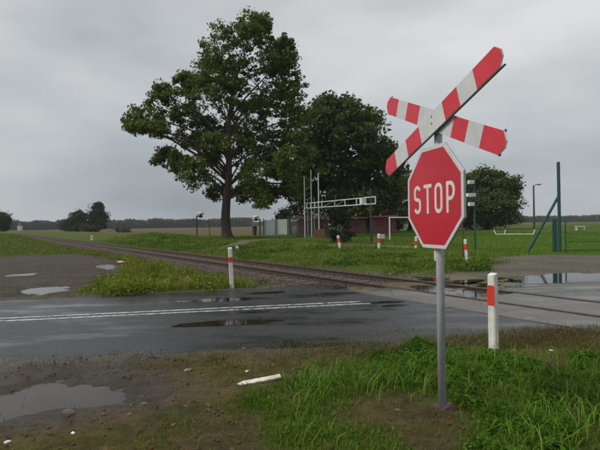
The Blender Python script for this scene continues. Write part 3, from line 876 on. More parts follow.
for k in (0.04, 0.12, 0.2, 0.32, 0.52, 0.66, 0.8, 0.84, 1.0):
    p = Ta.lerp(Tb, k) - G0
    MB().tube([p, p + Vector((0, 0, 0.45))], 0.032, 6).build('rung', M['white'], arm)
for k0_, k1_ in ((0.32, 0.52), (0.52, 0.66)):
    MB().tube([Ta.lerp(Tb, k0_) - G0, Ta.lerp(Tb, k1_) + Vector((0, 0, .45)) - G0], 0.014, 5).build('diagonal', M['galv'], arm)
p = Ta.lerp(Tb, 0.875) - G0
MB().box(p + Vector((0, 0, 0.24)), (0.34, 0.3, 0.46), 0.3).build('white_box', M['white'], gan, bevel=0.02)
for k, zt in ((0.534, 3.95), (0.955, 3.95)):
    p = Ta.lerp(Tb, k)
    MB().tube([gl(p.x, p.y + .08, 0.0), gl(p.x, p.y + .08, zt)], 0.07, 8).build('support_post', M['dark_post'], gan)
mb = MB(); mb.box(gl(1.75, 43.9, 0.75), (1.0, 0.7, 0.95)); mb.build('brick_plinth', M['brick'], gan, bevel=0.02)

# ------------------------------------------------------------------ fences, shed and yard things behind the trees
fz = 0.33
sf = empty('sheet_fence', (-4.7, 62.0, fz)); tag(sf, 'pale grey corrugated metal fence right of the big trunk', 'fence')
nP = 4
for k in range(nP):
    mb = MB(); w = 0.8; n = 16; vs = []
    for q in range(n + 1):
        x = k * (w + .01) + w * q / n; y = 0.02 * (1 if q % 2 else -1) - 0.55 * x / 3.2
        vs += [(x, y, -0.1), (x, y, 2.02 + 0.02 * k)]
    mb.add(vs, [(2 * q, 2 * q + 2, 2 * q + 3, 2 * q + 1) for q in range(n)])
    o = mb.build('sheet_panel', M['panel_light' if k in (2, 3) else 'panel_grey'], sf)
    so = o.modifiers.new('thick', 'SOLIDIFY'); so.thickness = 0.004
for x in (-0.02, 1.62, 3.26):
    MB().box((x, -0.1 - .17 * x, 1.05), (0.09, 0.08, 2.35)).build('fence_post', M['dark_post'], sf)
def wire_fence(name, label, p0, p1, h, mats, npost, vstep, wr, rails, cat='fence'):
    z0 = hz(*p0); o = empty(name, (p0[0], p0[1], z0)); tag(o, label, cat)
    d = Vector((p1[0] - p0[0], p1[1] - p0[1], 0)); L = d.length; u = d / L; nrm = Vector((-u.y, u.x, 0))
    for k in range(npost):
        q = u * (L * k / (npost - 1)) + nrm * .06
        MB().tube([(q.x, q.y, -0.2), (q.x, q.y, h + 0.06)], 0.035, 8).build('fence_post', mats, o)
    mb = MB(); x = 0.0
    while x <= L:
        q = u * x; a = nrm * wr; b = u * wr
        mb.add([q - b + Vector((0, 0, .05)), q + b + Vector((0, 0, .05)), q + a + Vector((0, 0, .05)), q - b + Vector((0, 0, h)), q + b + Vector((0, 0, h)), q + a + Vector((0, 0, h))], [(0, 1, 4, 3), (1, 2, 5, 4), (2, 0, 3, 5)])
        x += vstep
    mb.build('wire_mesh', mats, o)['kind'] = 'stuff'
    for z in rails:
        MB().tube([(0, 0, z), (d.x, d.y, z)], 0.018, 6).build('rail_wire', mats, o)
    return o
wire_fence('mesh_fence', 'dark wire mesh fence behind the white masts', (-1.55, 57.6), (3.0, 53.2), 2.35, M['dark_post'], 5, 0.055, 0.013, (0.1, 1.2, 2.35))
wf = wire_fence('mesh_fence', 'green panel fence running right from the tall braced post', (13.95, 25.2), (24.5, 23.2), 1.62, M['green_post'], 5, 0.10, 0.0035, (0.12, 0.55, 1.6))
def shed(name, label, x, y, npan, h, deep, doors):
    sh = empty(name, (x, y, 0.3)); tag(sh, label, 'shed', 'red sheds behind the gantry')
    L = npan * 0.75
    for k in range(npan):
        MB().box((0.375 + 0.75 * k, 0.0, h / 2), (0.72, 0.06 + 0.02 * (k % 2), h)).build('wall_board', M['red_wall'], sh)
    MB().box((L / 2, deep / 2 + .05, h / 2 - .02), (L - .06, deep, h - .04)).build('shed_body', M['bin'], sh)
    mb = MB(); z0, z1 = h + .04, h + .22
    mb.add([(-.2, -.35, z0), (L + .2, -.35, z0), (L + .2, deep + .3, z1), (-.2, deep + .3, z1), (-.2, -.35, z0 + .1), (L + .2, -.35, z0 + .1), (L + .2, deep + .3, z1 + .1), (-.2, deep + .3, z1 + .1)], [(3, 2, 1, 0), (4, 5, 6, 7), (0, 1, 5, 4), (1, 2, 6, 5), (2, 3, 7, 6), (3, 0, 4, 7)])
    mb.build('roof', M['red_roof'], sh)
    for q in doors:
        d = MB().box((q, -0.06, 0.9), (0.8, 0.05, 1.8)).build('door', M['bin'], sh)
        MB().box((q + .3, -.1, .9), (.05, .05, .14)).build('handle', M['galv'], d)
shed('red_shed', 'low red shed left of the white goal', 9.0, 60.0, 4, 2.1, 2.5, ())
shed('red_shed', 'low red shed between the round shrub and the dark gantry post', 5.4, 60.6, 4, 2.0, 2.5, (2.3,))
shed('red_shed', 'red shed seen through the mesh fence behind the masts', -0.3, 60.8, 5, 2.1, 2.5, (1.6,))
# tall braced post of the sports field
bp = empty('braced_fence_post', (13.68, 25.3, hz(13.68, 25.3))); tag(bp, 'tall dark green post with a slanting brace at the sports field corner', 'fence post')
MB().tube([(0, 0, -0.2), (-.02, 0, 4.72)], 0.082, 12).build('post', M['green_post'], bp)
MB().tube([(-.02, 0.02, 2.95), (-1.45, 0.55, -0.05)], 0.07, 10).build('brace', M['green_post'], bp)
MB().tube([(-.02, 0, 4.72), (-.02, 0, 4.76)], [0.085, 0.04], 12).build('post_cap', M['dark_post'], bp)
MB().box((-.24, 0.05, 0.85), (0.19, 0.14, 1.82)).build('gate_post', M['green_post'], bp, bevel=0.01)
# net of thin cords above the fence on the left of the post
# floodlight pole behind the stop plate
fl = empty('floodlight_pole', (9.92, 27.26, hz(9.92, 27.26))); tag(fl, 'dark green pole with white floodlights half hidden by the stop plate', 'lamp post')
MB().tube([(0, 0, -0.2), (0, 0, 4.0)], 0.06, 10).build('pole', M['green_post'], fl)
for z, w in ((3.85, .32), (3.12, .5), (2.6, .3)):
    MB().box((-.2, -.05, z), (w, 0.22, 0.2), 0.2).build('lamp_head', M['white'], fl, bevel=0.02)
o = MB().tube([(0, 0, -0.2), (0, 0, 1.55)], 0.035, 8).build('stake', M['wood_pole'], None); o.location = (7.5, 22.16, hz(7.5, 22.16)); tag(o, 'thin brown stake just left of the leaning marker post', 'stake')
MB().tube([(0, 0, 1.55), (0, 0, 1.57)], [0.03, 0.02], 8).build('stake_tip', M['wood_pole'], o)
# goals
def goal(label, x, y, rz, w, h, dep, fallen=False):
    z = hz(x, y); o = empty('football_goal', (x, y, z), rz); tag(o, label, 'goal', 'football goals')
    MB().tube([(0, 0, -.05), (0, 0, h)], 0.05, 10).build('goal_post', M['white'], o)
    MB().tube([(w, 0, -.05), (w, 0, h)], 0.05, 10).build('goal_post', M['white'], o)
    MB().tube([(-.05, 0, h), (w + .05, 0, h)], 0.05, 10).build('crossbar', M['white'], o)
    return o
goal('white football goal frame seen left of the stop plate', 7.02, 37.6, R(32), 5.0, 1.75, 1.2)
fg_ = empty('tipped_goal', (19.26, 47.2, hz(19.26, 47.2)), R(-35)); tag(fg_, 'low white goal frame tipped over on the far sports field', 'goal', 'football goals')
MB().tube([(0, 0, 0.08), (3.4, 0, 0.08)], 0.035, 8).build('crossbar', M['white'], fg_)
for q, a in ((0, -.35), (0.75, 0.0), (3.3, 0.1)):
    MB().tube([(q, 0, 0.08), (q + a, 0.6, 0.5)], 0.026, 8).build('goal_post', M['white'], fg_)
b = empty('field_bench', (38.5, 66.0, hz(38.5, 66))); tag(b, 'tiny white bench far out on the sports field', 'bench')
MB().box((0, 0, 0.5), (1.3, 0.4, 0.12)).build('seat', M['white'], b)
for q in (-.5, .5): MB().box((q, 0, 0.2), (0.1, 0.35, 0.5)).build('leg', M['white'], b)
# far street lamp on the right
lp = empty('street_lamp', (43.9, 90, 0.2)); tag(lp, 'tall far lamp on a dark pole beyond the sports field', 'street lamp')
MB().tube([(0, 0, 0), (0, 0, 8.2)], [0.2, 0.14], 8).build('pole', M['wood_pole'], lp); MB().tube([(0, 0, 8.0), (0.3, -.1, 8.3), (0.7, -.2, 8.35)], 0.07, 6).build('arm', M['dark_post'], lp)
MB().box((0.9, -.25, 8.32), (0.7, 0.35, 0.2)).build('lamp_head', M['dark_post'], lp, bevel=0.05)
# platform lamps with yellow hoods, bin, stake
def yard_lamp(label, x, y, h, sgn):
    o = empty('hooded_lamp', (x, y, hz(x, y))); tag(o, label, 'lamp post', 'yellow-hooded lamps by the far field')
    MB().tube([(0, 0, -.1), (0, 0, h)], 0.085, 8).build('pole', M['dark_post'], o)
    MB().tube([(0, 0, h - .06), (sgn * .5, 0, h - .06)], 0.08, 8).build('arm', M['dark_post'], o)
    MB().tube([(sgn * .5, 0, h - .25), (sgn * .5, 0, h - .1), (sgn * .5, 0, h + .1)], [0.2, 0.26, 0.12], 12).build('lamp_head', M['dark_post'], o)
    MB().tube([(sgn * .48, 0, h + .1), (sgn * .48, 0, h + .22), (sgn * .48, 0, h + .4), (sgn * .48, 0, h + .46)], [0.38, 0.42, 0.34, 0.12], 14).build('hood', M['yellow'], o, smooth=True)
yard_lamp('yellow-hooded lamp on a dark pole left of the big tree', -12.68, 59.0, 2.62, 1)
yard_lamp('yellow-hooded lamp on a dark pole beside the pale metal fence', -5.05, 60.6, 2.15, -1)
o = MB().tube([(0, 0, -.1), (-.08, 0, 1.0), (-.12, 0, 1.9)], [0.06, 0.05, 0.045], 7).build('leaning_stake', M['wood_pole'], None); o.location = (-10.9, 58.0, hz(-10.9, 58)); tag(o, 'thin leaning dark stake between the lamp and the big trunk', 'stake')
MB().tube([(-.12, 0, 1.9), (-.125, 0, 1.93)], [.04, .02], 7).build('stake_tip', M['wood_pole'], o)
o = empty('litter_bin', (-5.72, 60.4, hz(-5.72, 60.4))); tag(o, 'dark brown litter bin right of the big trunk', 'bin')
MB().tube([(0, 0, .12), (0, 0, .2), (0, 0, 1.12), (0, 0, 1.16)], [.22, .25, .31, .3], 14).build('bin_body', M['bin'], o); MB().tube([(0, 0, 1.16), (0, 0, 1.24), (0, 0, 1.3)], [.34, .33, .2], 14).build('bin_lid', M['dark_post'], o); MB().tube([(0, 0.2, -.1), (0, .2, 1.0)], .04, 6).build('bin_post', M['dark_post'], o)
# far house and church spire on the left horizon
hs = empty('far_house', (-345, 588, 0)); tag(hs, 'tiny pale house on the left horizon', 'house')
MB().box((0, 0, 1.2), (7, 6, 2.4)).build('wall', M['house_wall'], hs); mb = MB(); mb.add([(-3.8, -3.3, 2.4), (3.8, -3.3, 2.4), (3.8, 3.3, 2.4), (-3.8, 3.3, 2.4), (-3.8, 0, 4.4), (3.8, 0, 4.4)], [(0, 1, 5, 4), (2, 3, 4, 5), (0, 4, 3), (1, 2, 5), (3, 2, 1, 0)]); mb.build('roof', M['house_roof'], hs)
tw = empty('church_tower', (-248, 425, 0)); tag(tw, 'tiny grey church spire on the left horizon', 'church tower')
MB().box((0, 0, 2), (3, 3, 5)).build('tower', M['house_wall'], tw); MB().tube([(0, 0, 4.5), (0, 0, 9)], [1.9, 0.05], 4).build('spire', M['house_roof'], tw)

# ------------------------------------------------------------------ bits on the ground
pk = MB(); vs = []; n = 14
for q in range(n + 1):
    x = -0.235 + 0.47 * q / n; w = 0.032 if q > 2 else 0.014 + 0.009 * q
    j = random.uniform(-.006, .006)
    vs += [(x, -w + j, 0), (x, w + j * .5, 0), (x, w + j * .5, 0.022), (x, -w + j, 0.022 + random.uniform(-.004, .004))]
fs = [(0, 1, 2, 3), (4 * n + 3, 4 * n + 2, 4 * n + 1, 4 * n)]
for q in range(n):
    for k in range(4): fs.append((4 * q + k, 4 * q + (k + 1) % 4, 4 * q + 4 + (k + 1) % 4, 4 * q + 4 + k))
o = pk.add(vs, fs).build('broken_plank', M['plank'], None, bevel=0.0); o.location = (-0.45, 5.02, hz(-.45, 5.02) + 0.012); o.rotation_euler = (0.25, -0.05, 0.40); tag(o, 'broken white plank lying on the verge in front of the road', 'plank')
def scrap(name, label, x, y, r, m, seed, cat, group=None, lift=0.4):
    mb = MB(); rock(mb, (0, 0, 0), (r, r * .65, r * .4), seed, 1.0); o = mb.build(name, m, None); o.location = (x, y, hz(x, y) + r * lift * .4); o.rotation_euler = (0.1, 0.1, seed); tag(o, label, cat, group)
scrap('paper_scrap', 'white scrap at the very left bottom corner', -2.26, 3.66, 0.035, M['litter'], 1, 'litter', 'white scraps on the verge')
scrap('paper_scrap', 'white scrap beside the muddy puddle near the bottom edge', -1.82, 3.80, 0.026, M['litter'], 2, 'litter', 'white scraps on the verge')
scrap('stone', 'pale flat stone on the verge left of the broken plank', -1.3, 5.44, 0.06, M['stone'], 3, 'stone')
scrap('paper_scrap', 'small white crumb just behind the broken plank', -0.62, 5.4, 0.025, M['litter'], 4, 'litter', 'white scraps on the verge')
scrap('stone', 'brown clod at the edge of the muddy puddle', -2.05, 4.22, 0.075, M['ballast'], 6, 'stone')
scrap('wrapper', 'orange and white scrap on the grass island left of the rails', -8.0, 21.3, 0.2, M['orange'], 7, 'litter', None, 1.2)
scrap('wet_clod', 'dark lump at the edge of the wide puddle beyond the rails', 5.85, 13.35, 0.12, M['rusty'], 8, 'clod', None, 0.6)
# ------------------------------------------------------------------ vegetation
def leaf_mesh(P, size, cols, rng, elong=1.5, flat=0.0):
    """a diamond leaf at each point, turned at random"""
    n = len(P)
    a = rng.normal(size=(n, 3)); a[:, 2] *= (1 - flat); a /= np.linalg.norm(a, axis=1)[:, None]
    r = rng.normal(size=(n, 3)); b = np.cross(a, r); b /= np.linalg.norm(b, axis=1)[:, None]
    L = (size * rng.uniform(0.5, 1.6, n))[:, None]; W = L / elong
    c = np.cross(a, b)
    v = np.empty((n, 4, 3))
    v[:, 0] = P - a * L * .5; v[:, 1] = P + b * W * .5 + c * W * .1; v[:, 2] = P + a * L * .5; v[:, 3] = P - b * W * .5 + c * W * .1
    f = np.arange(n * 4).reshape(n, 4)
    return v.reshape(-1, 3), f, np.repeat(cols, 4, axis=0)

def tree(name, label, x, y, lobes, trunk_r, fork_z, n_clump, per, leaf, cA, cB, seed, depth=0.8, cat='tree', group=None, clump_r=0.42, trunk=True, lean=0.0, density_pow=0.5):
    rng = np.random.default_rng(seed); rr = random.Random(seed)
    o = empty(name, (x, y, hz(x, y) - 0.02)); tag(o, label, cat, group)
    xs = [l[0] for l in lobes]; zs = [l[1] for l in lobes]; zmax = max(zs); span = max(abs(v) for v in xs) + 1
    wood = MB(); pts = []; cl = []
    topx = lean
    def axis(z): 
        k = max(0, z) / max(zmax, 1); return Vector((topx * k * k + 0.12 * math.sin(z * .7 + seed), 0.1 * math.cos(z * .6 + seed), z))
    if trunk:
        tz = zmax * 0.8; zz = [-.3, 0.0, 0.25, 0.7, 1.5] + list(np.linspace(2.5, tz, 9)); rad = []
        for z in zz:
            k = max(0.0, z) / tz; r = trunk_r * (1.0 - 0.82 * k ** 0.9)
            if z < 1.0: r *= 1 + 0.55 * (1 - max(z, 0)) ** 2.2
            rad.append(r)
        wood.tube([axis(z) for z in zz], rad, 14)
    for (dx, dz, rx, rz) in lobes:
        front = math.sqrt(max(0.05, 1 - (dx / span) ** 2))
        dy = rr.uniform(-1, 1) * depth * 0.55 * span * front
        ry = (rx + rz) / 2 * 1.1
        c = Vector((dx, dy, dz))
        if trunk:
            zb = max(fork_z, min(dz * 0.78 - 0.25 * abs(dx - axis(dz).x), zmax * 0.78)) if dz > fork_z else max(fork_z * .85, 1.2)
            zb = max(fork_z * .85, zb + rr.uniform(-1.3, 0.9))
            b = axis(zb); L = (c - b).length
            r0 = max(0.05, trunk_r * (1 - 0.8 * zb / (zmax * .8)) * 0.42) * min(1.0, 0.35 + L / 12)
            mid = b.lerp(c, 0.5) + Vector((rr.uniform(-.08, .08) * L, rr.uniform(-.08, .08) * L, 0.10 * L))
            wood.tube([b, b.lerp(mid, .5) + Vector((0, 0, .03 * L)), mid, mid.lerp(c, .55), c], [r0, r0 * .85, r0 * .65, r0 * .45, r0 * .22], 7)
        vol = rx * rz
        nc = max(5, int(n_clump * (vol ** density_pow)))
        for _ in range(nc):
            u = rng.normal(size=3); u /= np.linalg.norm(u); k = rng.uniform(0.3, 1.0) ** 0.6 * rng.choice([1.0, 1.0, 1.12, 1.25])
            q = np.array([c.x + u[0] * rx * k, c.y + u[1] * ry * k, c.z + u[2] * rz * k])
            tone = rng.uniform(0, 1)
            m = max(6, int(per * rng.uniform(0.5, 1.4)))
            cr_ = clump_r * rng.uniform(0.45, 1.5)
            sp = rng.normal(size=(m, 3)); sp /= np.linalg.norm(sp, axis=1)[:, None]; sp *= (rng.uniform(0, 1, (m, 1)) ** 0.45) * cr_ * 1.75 * np.array([1.15, 1.15, 0.75])
            pts.append(q + sp)
            base = np.array(cA) * (1 - tone) + np.array(cB) * tone
            cl.append(base[None] * rng.uniform(0.75, 1.3, (m, 1)) * rng.uniform(.93, 1.07, (m, 3)))
            if trunk and rng.uniform() < 0.3:
                qv = Vector(q); mm = c.lerp(qv, .5) + Vector((0, 0, .1))
                wood.tube([c, mm, qv], [0.03, 0.02, 0.01], 4, False)
    P = np.concatenate(pts); K = np.concatenate(cl)
    keep = P[:, 2] > 0.1; P, K = P[keep], K[keep]
    V, F, VC = leaf_mesh(P, leaf, K, rng)
    if trunk: wood.build('trunk', M['bark'], o, smooth=True)
    npmesh('crown', V, [F], M['leaf'], o, VC)
    return o

BIG = [(3.1, 20.0, 2.0, 1.5), (5.2, 18.5, 1.99, 1.99), (0.6, 18.0, 2.59, 1.99), (-2.2, 17.1, 1.99, 1.79), (-4.1, 15.9, 1.3, 1.1), (3.3, 15.3, 3.39, 2.59), (-0.7, 14.4, 2.59, 1.79), (-4.3, 12.7, 2.19, 1.2), (-7.3, 12.2, 1.79, 1.2), (-9.5, 11.9, 1.2, 0.9), (2.0, 12.3, 2.99, 2.19), (5.9, 14.8, 1.79, 2.19), (6.4, 11.3, 1.49, 1.99), (4.8, 9.3, 1.99, 1.79), (-1.8, 11.7, 1.59, 1.1), (-6.3, 8.5, 1.4, 0.9), (-4.2, 7.4, 1.2, 0.9), (-2.3, 6.4, 1.4, 1.2), (-0.8, 9.1, 1.4, 1.1), (2.0, 8.8, 1.79, 1.59), (-1.3, 4.9, 1.2, 0.9), (3.0, 5.8, 1.4, 1.59), (3.6, 3.8, 0.8, 0.9), (6.2, 7.3, 1.2, 1.4), (7.2, 5.6, 0.9, 1.1), (1.5, 4.6, 0.7, 0.8), (7.3, 12.8, 0.8, 1.2), (6.1, 17.6, 1.2, 1.4), (3.4, 21.3, 0.8, 0.5), (-6.0, 10.4, 1.3, .8), (-3.4, 10.2, 1.5, 1.0), (-1.9, 8.3, 1.1, .9), (4.2, 4.6, 1.0, 1.0), (6.2, 5.0, 1.0, 1.2), (7.4, 9.0, 1.1, 1.5), (5.0, 7.2, 1.2, 1.2), (-5.6, 14.2, 1.2, .9), (-8.2, 10.9, .8, .5)]
tree('broadleaf_tree', 'tall spreading broadleaf tree standing alone beyond the rails', -7.29, 47.83, BIG, 0.52, 4.6, 34, 58, 0.225, (0.06, 0.1, 0.02), (0.145, 0.18, 0.032), 3, 0.75, lean=1.6, clump_r=0.3)
DARK = [(-0.9, 16.0, 2.75, 2.34), (-3.7, 14.4, 2.06, 2.48), (2.7, 15.6, 2.2, 2.06), (0.4, 12.2, 4.12, 3.02), (4.3, 11.5, 2.48, 2.2), (-3.7, 10.2, 2.34, 3.02), (-0.3, 8.1, 3.85, 3.02), (3.8, 8.1, 3.02, 2.75), (6.3, 9.8, 1.24, 1.79), (-4.9, 6.1, 1.38, 2.2), (-1.1, 4.0, 3.02, 2.2), (2.8, 3.9, 3.02, 2.2), (-5.6, 8.6, 1.0, 1.6), (5.6, 5.3, 1.65, 2.2), (-2.5, 17.4, 1.65, 1.24), (-5.3, 11.9, 0.83, 1.38), (-0.2, 17.9, 1.1, 0.83)]
tree('dark_tree', 'dense dark tree behind the gantry and red shed', 6.6, 66.0, DARK, 0.5, 2.4, 24, 70, 0.4, (0.042, 0.072, 0.02), (0.09, 0.125, 0.03), 4, 0.7, clump_r=0.6)
THIRD = [(0.1, 8.8, 3.54, 2.12), (2.2, 6.1, 3.19, 2.48), (-2.2, 7.1, 3.19, 2.48), (4.0, 7.3, 1.59, 1.77), (-0.5, 4.4, 4.25, 2.48), (3.6, 3.8, 1.77, 1.77), (-4.0, 4.4, 2.48, 2.48), (0.4, 2.1, 4.25, 1.42)]
tree('round_tree', 'round brownish green tree right of the stop plate', 33.3, 85.0, THIRD, 0.4, 1.6, 24, 80, 0.34, (0.058, 0.08, 0.021), (0.1, 0.125, 0.03), 5, 0.8, clump_r=0.6)
FOURTH = [(-0.2, 8.9, 2.33, 2.0), (-1.9, 6.6, 2.0, 2.0), (1.8, 6.9, 2.33, 2.33), (0.1, 4.4, 3.33, 2.33), (-2.4, 3.3, 1.67, 1.67), (3.8, 5.2, 2.0, 2.67), (6.0, 6.8, 2.0, 2.33), (3.0, 2.6, 3.0, 1.6), (-3.2, 5.2, 1.6, 2.2), (-3.0, 1.8, 2.2, 1.2)]
tree('leafy_tree', 'lighter green tree seen left of the stop plate behind the goal', 18.3, 80.0, FOURTH, 0.35, 1.5, 17, 54, 0.34, (0.06, 0.09, 0.024), (0.11, 0.14, 0.034), 6, 0.8, clump_r=0.55)
tree('hedge_bush', 'low dark bush between the red shed and the leafy tree', 12.6, 76.0, [(0, 1.5, 2.2, 1.3), (2.2, 1.3, 1.8, 1.1), (-2, 1.2, 1.7, 1.1)], 0.12, 0.3, 17, 54, 0.3, (0.03, 0.045, 0.018), (0.045, 0.06, 0.02), 7, 0.6, cat='bush')
tree('hedge_bush', 'long low dark hedge under the round tree', 25.5, 82.0, [(0, 1.3, 2.6, 1.2), (3.6, 1.2, 2.6, 1.1), (-3.4, 1.2, 2.4, 1.1), (7, 1.2, 2.4, 1.1)], 0.12, 0.3, 17, 54, 0.3, (0.03, 0.04, 0.018), (0.045, 0.054, 0.02), 8, 0.5, cat='bush')
tree('round_shrub', 'rounded dark shrub at the foot of the gantry', 2.75, 33.6, [(0, 1.1, 0.82, 0.85), (0.1, 0.5, 0.85, 0.5), (-.15, 1.75, .55, .5), (0.25, 1.6, .55, .5), (0, 2.1, .35, .3)], 0.05, 0.15, 26, 60, 0.11, (0.016, 0.03, 0.014), (0.026, 0.042, 0.018), 9, 0.7, cat='shrub', clump_r=0.17)
tree('small_tree', 'small dark tree in the gap left of the masts', -1.2, 66.0, [(0, 3.0, 1.6, .9), (-1.2, 2.4, 1.2, .6), (1.3, 3.7, 1.5, 1.2), (2.6, 3.0, 1.4, 1.4), (1.2, 5.0, .7, .8), (2.8, 5.0, .9, 1.0)], 0.14, 1.0, 15, 48, 0.26, (0.03, 0.045, 0.02), (0.045, 0.062, 0.026), 10, 0.7)
# trees of the left horizon
tree('field_tree', 'dark rounded tree cut by the left edge of the picture', -107, 170, [(0, 4.4, 3.0, 2.6), (-2.5, 5.6, 3.0, 2.6), (1.5, 3.0, 2.6, 2.0), (-3, 3, 3, 2), (-1.5, 7.4, 2.2, 1.7), (2.6, 4.6, 1.3, 1.4)], 0.35, 1.2, 15, 44, 0.55, (0.03, 0.042, 0.02), (0.045, 0.058, 0.026), 12, 0.7, clump_r=0.8)
tree('field_tree', 'broad dark tree left of the tall one by the far rails', -92, 198, [(0, 4.5, 3.0, 2.4), (1.8, 6.3, 2.4, 2.2), (-2.6, 3.0, 2.4, 1.8), (2.6, 3.4, 2.6, 2.2), (-4.2, 2.0, 1.8, 1.4), (0, 2.2, 3.4, 1.6)], 0.35, 1.2, 15, 44, 0.55, (0.032, 0.048, 0.02), (0.048, 0.064, 0.026), 13, 0.7, clump_r=0.8)
tree('field_tree', 'tallest dark tree of the pair by the far rails', -84, 200, [(0, 9.0, 2.2, 2.4), (0.8, 6.4, 2.9, 2.5), (-1.3, 6.0, 2.4, 2.4), (0.4, 3.4, 3.0, 2.2), (0.2, 11.0, 1.3, 1.1), (-.5, 2.0, 3.0, 1.4)], 0.4, 1.5, 16, 46, 0.55, (0.026, 0.04, 0.018), (0.04, 0.055, 0.022), 14, 0.7, clump_r=0.8)
tree('field_bush', 'low bush at the far end of the grass bank', -58, 128, [(0, 1.2, 2.2, 1.2), (2.5, 1.0, 1.8, 1.0), (-2.4, .9, 1.8, .9)], 0.1, 0.3, 14, 40, 0.36, (0.04, 0.058, 0.022), (0.06, 0.075, 0.028), 15, 0.6, cat='bush')
tree('field_bush', 'rounded bush on the bank right of the far trees', -36.5, 97, [(0, .55, 1.3, .7), (1.4, .5, 1.0, .55)], 0.06, 0.2, 14, 40, 0.25, (0.035, 0.052, 0.02), (0.05, 0.066, 0.024), 16, 0.6, cat='bush', clump_r=.3)

# far woods: one mass along the horizon
def far_wood(name, label, x0, y0, x1, y1, h, seed, cA, cB, n, leaf):
    rng = np.random.default_rng(seed)
    u = rng.uniform(0, 1, n); prof = h * (0.55 + 0.6 * fbm(u * 34, u * 0 + seed, seed)) * (0.85 + 0.3 * vnoise(u * 130, u * 0, seed + 3))
    zz = rng.uniform(0, 1, n) ** 0.7 * prof
    P = np.stack([x0 + (x1 - x0) * u + rng.normal(0, 3, n), y0 + (y1 - y0) * u + rng.uniform(-9, 9, n), zz], 1)
    tone = vnoise(u * 90, zz * .2, seed + 5)[:, None]
    K = np.array(cA)[None] * (1 - tone) + np.array(cB)[None] * tone
    V, F, VC = leaf_mesh(P, leaf, K, rng, 1.2)
    o = npmesh(name, V, [F], M['leaf'], None, VC)
    return tag(o, label, 'woods', kind='stuff')
far_wood('far_wood', 'low dark wood along the left horizon', -330, 520, -60, 560, 10.5, 31, (0.05, 0.062, 0.035), (0.07, 0.082, 0.045), 26000, 2.2)
far_wood('far_wood', 'thin strip of woods behind the big tree', -100, 900, 30, 900, 8.0, 32, (0.05, 0.062, 0.036), (0.07, 0.082, 0.046), 12000, 3.0)
far_wood('far_wood', 'dark woods along the right horizon', 60, 640, 520, 600, 8.2, 33, (0.05, 0.066, 0.04), (0.07, 0.085, 0.05), 34000, 2.4)

# ------------------------------------------------------------------ grass
def blades(P, h, w, bend, cols, rng):
    n = len(P); yaw = rng.uniform(0, 2 * np.pi, n)
    d = np.stack([np.cos(yaw), np.sin(yaw), np.zeros(n)], 1); s = np.stack([-np.sin(yaw), np.cos(yaw), np.zeros(n)], 1)
    tw = rng.uniform(-.9, .9, n); s2 = s * np.cos(tw)[:, None] + d * np.sin(tw)[:, None]
    up = np.array([0, 0, 1.0])
    h = h[:, None]; w = w[:, None]; b = bend[:, None]
    v = np.empty((n, 7, 3))
    v[:, 0] = P - s * w / 2 - up * .02; v[:, 1] = P + s * w / 2 - up * .02
    m1 = P + up * h * .45 + d * h * b * .14; v[:, 2] = m1 - s2 * w * .5; v[:, 3] = m1 + s2 * w * .5
    m2 = P + up * h * (.82 - .12 * b) + d * h * b * .5; v[:, 4] = m2 - s2 * w * .33; v[:, 5] = m2 + s2 * w * .33
    v[:, 6] = P + up * h * (1 - .38 * b) + d * h * b * .95
    i = np.arange(n)[:, None] * 7
    q = np.concatenate([i + np.array([[0, 1, 3, 2]]), i + np.array([[2, 3, 5, 4]])]); t = i + np.array([[4, 5, 6]])
    return v.reshape(-1, 3), q, t, np.repeat(cols, 7, 0)

def grass_obj(name, label, x, y, h, w, bend, cols, seed):
    rng = np.random.default_rng(seed)
    P = np.stack([x, y, terrain(x, y)], 1)
    V, Q, T, VC = blades(P, h, w, bend, cols, rng)
    o = npmesh(name, V, [Q, T], M['blade'], None, VC)
    return tag(o, label, 'grass', kind='stuff')

def tones(n, rng, *palette):
    k = rng.integers(0, len(palette), n)
    c = np.array(palette)[k] * rng.uniform(.7, 1.35, (n, 1)) * rng.uniform(.92, 1.08, (n, 3))
    return c

G1, G2, G3, G4 = (0.05, 0.135, 0.009), (0.075, 0.165, 0.012), (0.125, 0.19, 0.022), (0.15, 0.12, 0.05)
rng = np.random.default_rng(101)
# near verge: lush tufts
n = 230000
x = rng.uniform(-1.2, 6.0, n); y = rng.uniform(2.3, 7.4, n)
g = fg_green(x, y); rd = sd_poly(x, y, ROAD_POLY)
keep = (rng.uniform(0, 1, n) < np.clip(g * 1.2 - .3, 0, 1)) & (rd > 0.12)
x, y, g = x[keep], y[keep], g[keep]; n = len(x)
tuft = fbm(x * 3.1, y * 3.1, 200, 3)
h = (0.022 + 0.088 * g * np.clip(tuft * 1.6 - .25, .1, 1.2)) * rng.uniform(.5, 1.35, n)
# lower toward the road and toward the camera's left
c = tones(n, rng, G1, G2, G2, G3, G3); k = ss(.45, .75, fbm(x * .9, y * .9, 202)); c = c * (1.08 - .45 * k[:, None])
c = np.where(rng.uniform(0, 1, (n, 1)) < 0.1, np.array(G4)[None], c)
grass_obj('verge_grass', 'lush green grass tufts on the near verge', x, y, h, rng.uniform(.003, .0065, n), rng.uniform(.2, 1.2, n), c, 102)
